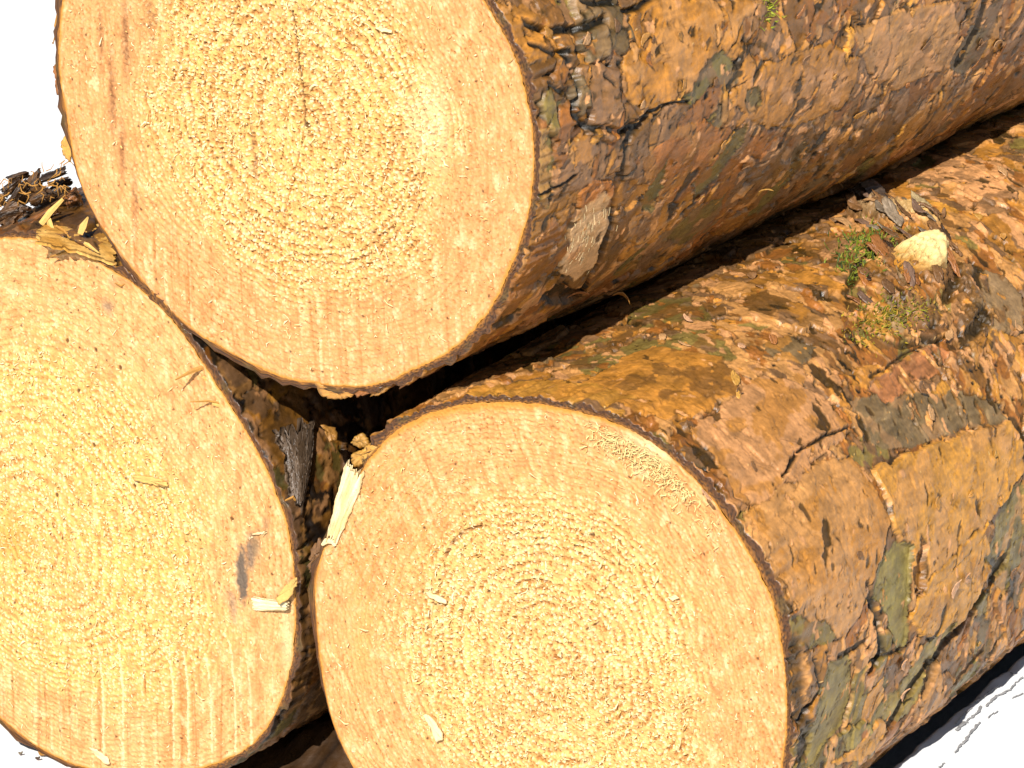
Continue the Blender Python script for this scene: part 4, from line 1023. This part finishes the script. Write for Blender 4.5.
def sawdust(key, n, label, seed):
    L = LOGS[key]; rs = np.random.RandomState(seed); A = Acc()
    done = 0
    while done < n:
        a = rs.uniform(-math.pi, math.pi); r = math.sqrt(rs.uniform(0, 1)) * 0.97
        if r > 0.62 and rs.uniform() > 0.22: continue
        rr = float(rwood(L, a)) * r
        x = L.c[0] + rr * math.cos(a); z = L.c[1] + rr * math.sin(a)
        l = rs.choice((.6, .9, 1.2, 1.8, 2.6, 3.6), p=(.3, .3, .2, .12, .06, .02)) * MM; q = rs.uniform(0, math.pi * 2)
        d = np.array((math.cos(q), rs.uniform(-.35, .1), math.sin(q))); b = np.array((rs.normal(), -abs(rs.normal()) * .5, rs.normal())) * l * .18
        p = np.array((x, -rs.uniform(.0001, .0006), z))
        V, F_ = ribbon([p, p + d * l * .5 + b, p + d * l], [w * MM * rs.uniform(.6, 1.4) for w in (.25, .42, .15)], .00010, (rs.normal() * .4, -1, rs.normal() * .4))
        c = np.array(((.80, .62, .30), (.86, .72, .42), (.72, .48, .16), (.55, .30, .08))[rs.choice(4, p=(.4, .25, .25, .1))]) * rs.uniform(.85, 1.05)
        A.add(V, F_, c); done += 1
    if key == 'right':     # fuzz of torn fibre along the upper right rim
        for k in range(420):
            t = rs.beta(2, 2.4); px = 590 + t * 140 + rs.normal() * 3; py = np.interp(px, [590, 607, 660, 704, 734], [416, 421, 451, 492, 532]) + abs(rs.normal()) * 14 + 4
            p = face_pt(px - abs(rs.normal()) * 6, py, .0004); q = rs.uniform(0, 6.28); l = rs.uniform(.8, 2.6) * MM
            d = np.array((math.cos(q), -rs.uniform(.1, .8), math.sin(q)))
            V, F_ = ribbon([p, p + d * l * .5 + rs.normal(size=3) * l * .15, p + d * l], [.3 * MM, .4 * MM, .12 * MM], .0001, rs.normal(size=3))
            A.add(V, F_, np.array((.80, .62, .26)) * rs.uniform(.75, 1.1))
    o = A.build('sawdust', M_DUST, None, tuple(L.root.location))
    tag(o, label, 'sawdust', None, 'stuff')
sawdust('top', 2500, 'fine pale sawdust fibres clinging to the upper log face', 21)
sawdust('right', 3000, 'cream sawdust and fuzzy fibres clinging to the right log face', 22)
sawdust('left', 2200, 'fine yellow sawdust fibres clinging to the left log face', 23)

# grey slab of bark wedged in the gap between the logs
def at_depth(px, py, dep): r = ray(px, py); return CAM + r * dep
LL = LOGS['left']
def on_left(px, py, lift):
    t, y = px2uv(LL, px, py); p = surf(LL, t, y, 0.0); return at_depth(px, py, (p - CAM) @ fw - lift)
o = plank('bark_piece', [on_left(316, 424, .006), on_left(280, 432, .004), on_left(292, 500, .002), on_left(305, 506, .003)], .0025, M_BARK, None, .002, 601, ((.105, .068, .042), (.05, .030, .016)), .30)
wedge = plank('torn_wood', [on_left(34, 240, .0035), on_left(50, 218, .0035), on_left(92, 208, .003), on_left(118, 262, .0025)], .0012, M_WOOD, LL.root, .001, 640, ((.58, .33, .09), (.42, .20, .035)), .16, 60, 40, .35)
tag(o, 'grey weathered slab of bark wedged in the dark gap between the three logs', 'bark')
o = rough_shard('bark_piece', [on_left(x, y, d) for x, y, d in ((322, 424, .02), (336, 428, .022), (338, 440, .022), (330, 442, .02))], (.3, -.9, .3), .002, M_BARK, None, None, .001, 602, 5, .3, PAL['ochre'] * .8)
tag(o, 'small brown bark scrap deep in the gap right of the grey bark slab', 'bark')
# dark chunk of bark on the right log, standing in front of the shadow
L = LOGS['right']
t_, y_ = px2uv(L, 874, 200)
c0 = surf(L, t_, y_, lift_at(L, t_, y_))
dd = (c0 - CAM) @ fw
o = plank('bark_chunk', [at_depth(858, 184, dd), at_depth(868, 204, dd - .002), at_depth(890, 207, dd + .003), at_depth(873, 180, dd + .004)], .005, M_BARK, None, .002, 603, ((.09, .06, .04), (.05, .03, .018)), .16)
tag(o, 'dark upright chunk of bark on the right log just behind the pale knot', 'bark')

# the strip of dark bark lying on the ground between the two bottom logs
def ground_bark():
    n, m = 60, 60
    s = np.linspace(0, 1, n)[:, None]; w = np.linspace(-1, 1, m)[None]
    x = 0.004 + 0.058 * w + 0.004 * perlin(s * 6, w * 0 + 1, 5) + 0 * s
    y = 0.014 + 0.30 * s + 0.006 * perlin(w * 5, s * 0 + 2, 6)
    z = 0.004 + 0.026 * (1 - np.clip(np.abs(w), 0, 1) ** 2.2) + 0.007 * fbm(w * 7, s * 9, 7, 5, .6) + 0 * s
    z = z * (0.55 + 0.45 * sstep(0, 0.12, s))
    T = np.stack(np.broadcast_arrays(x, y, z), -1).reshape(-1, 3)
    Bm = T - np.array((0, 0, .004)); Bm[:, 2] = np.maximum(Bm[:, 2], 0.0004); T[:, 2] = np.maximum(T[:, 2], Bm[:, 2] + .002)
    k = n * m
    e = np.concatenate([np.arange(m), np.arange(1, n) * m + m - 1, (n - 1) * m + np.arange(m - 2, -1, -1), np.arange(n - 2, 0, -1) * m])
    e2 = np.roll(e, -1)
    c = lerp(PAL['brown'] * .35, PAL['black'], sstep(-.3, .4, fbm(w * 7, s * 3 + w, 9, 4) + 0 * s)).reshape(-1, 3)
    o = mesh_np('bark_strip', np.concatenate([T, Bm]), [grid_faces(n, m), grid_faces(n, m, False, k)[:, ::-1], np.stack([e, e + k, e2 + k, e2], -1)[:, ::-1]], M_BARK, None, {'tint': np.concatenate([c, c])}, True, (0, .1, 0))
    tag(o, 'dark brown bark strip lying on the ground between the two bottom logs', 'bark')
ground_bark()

# crumbs on the white ground beside the left log
for k, (px, py, a, c, lb) in enumerate([(36, 743, 2.6, 'rust', 'rust brown bark crumb leaning against the lower left rim of the left log'), (43, 756, 1.6, 'ochre', 'small ochre bark crumb on the white ground under the left log'),
                                        (38, 760, .7, 'dark', 'tiny dark speck of bark on the white ground, lowest beside the left log'), (21, 755, .7, 'slate', 'tiny grey speck of bark on the white ground, farthest out from the left log')]):
    p = on_plane_z(px, py, .0006); rs = random.Random(700 + k)
    pts = [p + np.array((math.cos(q) * a * 1.6 * rs.uniform(.7, 1.2), math.sin(q) * a * .7 * rs.uniform(.7, 1.2), 0)) * MM + np.array((0, 0, .0004 + (.003 if k == 0 else .0008) * (math.cos(q) > .2))) for q in np.linspace(0, 6.28, 8)[:-1]]
    o = rough_shard('bark_crumb', pts, (0, -.2, 1), .0009, M_BARK, None, None, .0004, 710 + k, 3, .2, PAL[c])
    tag(o, lb, 'bark')

# ------------------------------------------------------------------ setting
m, nt, b = nodes_mat('white_ground')
tc = nt.nodes.new('ShaderNodeTexCoord')
n1 = noise_node(nt, 40, 5, .6, tc.outputs['Object'])
cr = nt.nodes.new('ShaderNodeValToRGB'); cr.color_ramp.elements[0].color = (.74, .74, .74, 1); cr.color_ramp.elements[1].color = (.80, .80, .795, 1)
nt.links.new(n1.outputs['Fac'], cr.inputs[0]); nt.links.new(cr.outputs[0], b.inputs['Base Color']); b.inputs['Roughness'].default_value = .9
bp = nt.nodes.new('ShaderNodeBump'); bp.inputs['Strength'].default_value = .15; bp.inputs['Distance'].default_value = .001
n2 = noise_node(nt, 400, 4, .6, tc.outputs['Object']); nt.links.new(n2.outputs['Fac'], bp.inputs['Height']); nt.links.new(bp.outputs[0], b.inputs['Normal'])
M_GROUND = m
ADDED_BANK_H = 0.046  # height of the added rise that catches sun and covers the shadow
def ground_z(x, y):
    """flat white ground that swells into a low rounded bank to the right of the stack"""
    xc = 0.1917 - 0.0478 * (y - 0.084) + 0.0012 * perlin(y * 60, y * 0, 91) + 0.0006 * perlin(y * 210, y * 0, 92)
    d = x - xc
    prof = np.where(d < 0, sstep(-0.016, 0.0, d), 1 - sstep(0.0, 0.26, d) ** 0.8)
    along = sstep(0.0, 0.06, y) * (1 - sstep(0.5, 0.8, y))
    return prof * along * (ADDED_BANK_H + 0.0007 * fbm(x * 90, y * 90, 93, 3))
gx = np.concatenate([np.linspace(-60, -.4, 24)[:-1], np.linspace(-.4, .15, 40)[:-1], np.linspace(.15, .23, 90)[:-1], np.linspace(.23, .6, 60)[:-1], np.linspace(.6, 60, 24)])
gy = np.concatenate([np.linspace(-60, -.2, 24)[:-1], np.linspace(-.2, .02, 20)[:-1], np.linspace(.02, .4, 420)[:-1], np.linspace(.4, .9, 40)[:-1], np.linspace(.9, 60, 24)])
GX, GY = np.meshgrid(gx, gy)
GV = np.stack([GX, GY, ground_z(GX, GY)], -1)
g = mesh_np('ground', GV.reshape(-1, 3), [grid_faces(len(gy), len(gx))], M_GROUND, None, None, True)
g['kind'] = 'structure'
# fine ragged grey strips on the white ground at the lower right
M_GREY_STRIP = tinted('grey_strip', 900, .8, 1.2, (.8, .9), .1, .1, .0002, col=(.26, .25, .25))
A = Acc()
rs = np.random.RandomState(5)
for pts, wd in [([(956, 730), (968, 720), (978, 712), (981, 706)], 2.6), ([(986, 706), (995, 697), (1004, 692), (1010, 690), (1016, 682), (1023, 677)], 2.0), ([(954, 752), (964, 742), (972, 731), (980, 722)], 2.2),
                ([(939, 767), (945, 763)], 2.0), ([(976, 702), (983, 697), (990, 692), (998, 686)], 1.0), ([(956, 723), (963, 715), (972, 708)], .8), ([(988, 716), (998, 711)], 1.0), ([(1012, 698), (1023, 693)], .9), ([(1011, 673), (1014, 675)], 1.2)]:
    Pp = []
    for (ax, ay), (bx, by) in zip(pts[:-1], pts[1:]):
        k = max(2, int(math.hypot(bx - ax, by - ay) / 1.6))
        for t in np.arange(k) / k: Pp.append((ax + (bx - ax) * t + rs.normal() * .5, ay + (by - ay) * t + rs.normal() * .5))
    Pp.append(pts[-1])
    W = []
    for x, y in Pp:
        d_ = ray(x, y); tt = np.linspace(1.0, 2.0, 5000); q_ = CAM + tt[:, None] * d_
        i_ = np.argmax(q_[:, 2] < ground_z(q_[:, 0], q_[:, 1]) + .0007); W.append(q_[i_])
    V, F_ = ribbon(W, [wd * .55 * MM * rs.uniform(.3, 1.2) for _ in range(len(W))], .0003, (0, 0, 1))
    A.add(V, F_)
o = A.build('ground_strips', M_GREY_STRIP, None, tuple(on_plane_z(980, 712, .04)))
o['kind'] = 'structure'

# labels of the three logs
G = 'pine logs stacked in a pyramid'
tag(LOGS['top'].root, 'upper pine log resting on the two others, a crack above its pith', 'log', G)
tag(LOGS['right'].root, 'bottom pine log with a yellow torn knot and moss on its flaky orange bark', 'log', G)
tag(LOGS['left'].root, 'bottom pine log with grey-stained cut face and broken dark bark on top', 'log', G)

# ------------------------------------------------------------------ light
EL, AZ = 42.0, 19.0            # azimuth measured from -Y towards +X
sd = np.array((math.sin(math.radians(AZ)) * math.cos(math.radians(EL)), -math.cos(math.radians(AZ)) * math.cos(math.radians(EL)), math.sin(math.radians(EL))))
sun_d = bpy.data.lights.new('sun', 'SUN'); sun = bpy.data.objects.new('sun', sun_d); C.objects.link(sun)
sun.location = (2, -3, 4); sun.rotation_euler = Vector(-sd).to_track_quat('-Z', 'Y').to_euler()
sun_d.energy = 5.0; sun_d.angle = math.radians(0.6); sun_d.color = (1.0, 0.965, 0.90)
w = bpy.data.worlds.new('World'); SC.world = w; w.use_nodes = True
nt = w.node_tree; bg = nt.nodes['Background']
sky = nt.nodes.new('ShaderNodeTexSky'); sky.sky_type = 'NISHITA'; sky.sun_disc = False
sky.sun_elevation = math.radians(EL); sky.sun_rotation = math.atan2(sd[0], sd[1])
nt.links.new(sky.outputs[0], bg.inputs['Color']); bg.inputs['Strength'].default_value = 0.05
SC.view_settings.view_transform = 'Standard'; SC.view_settings.look = 'None'
SC.view_settings.exposure = 0.45; SC.view_settings.gamma = 1.0
SC.cycles.max_bounces = 4; SC.cycles.diffuse_bounces = 1
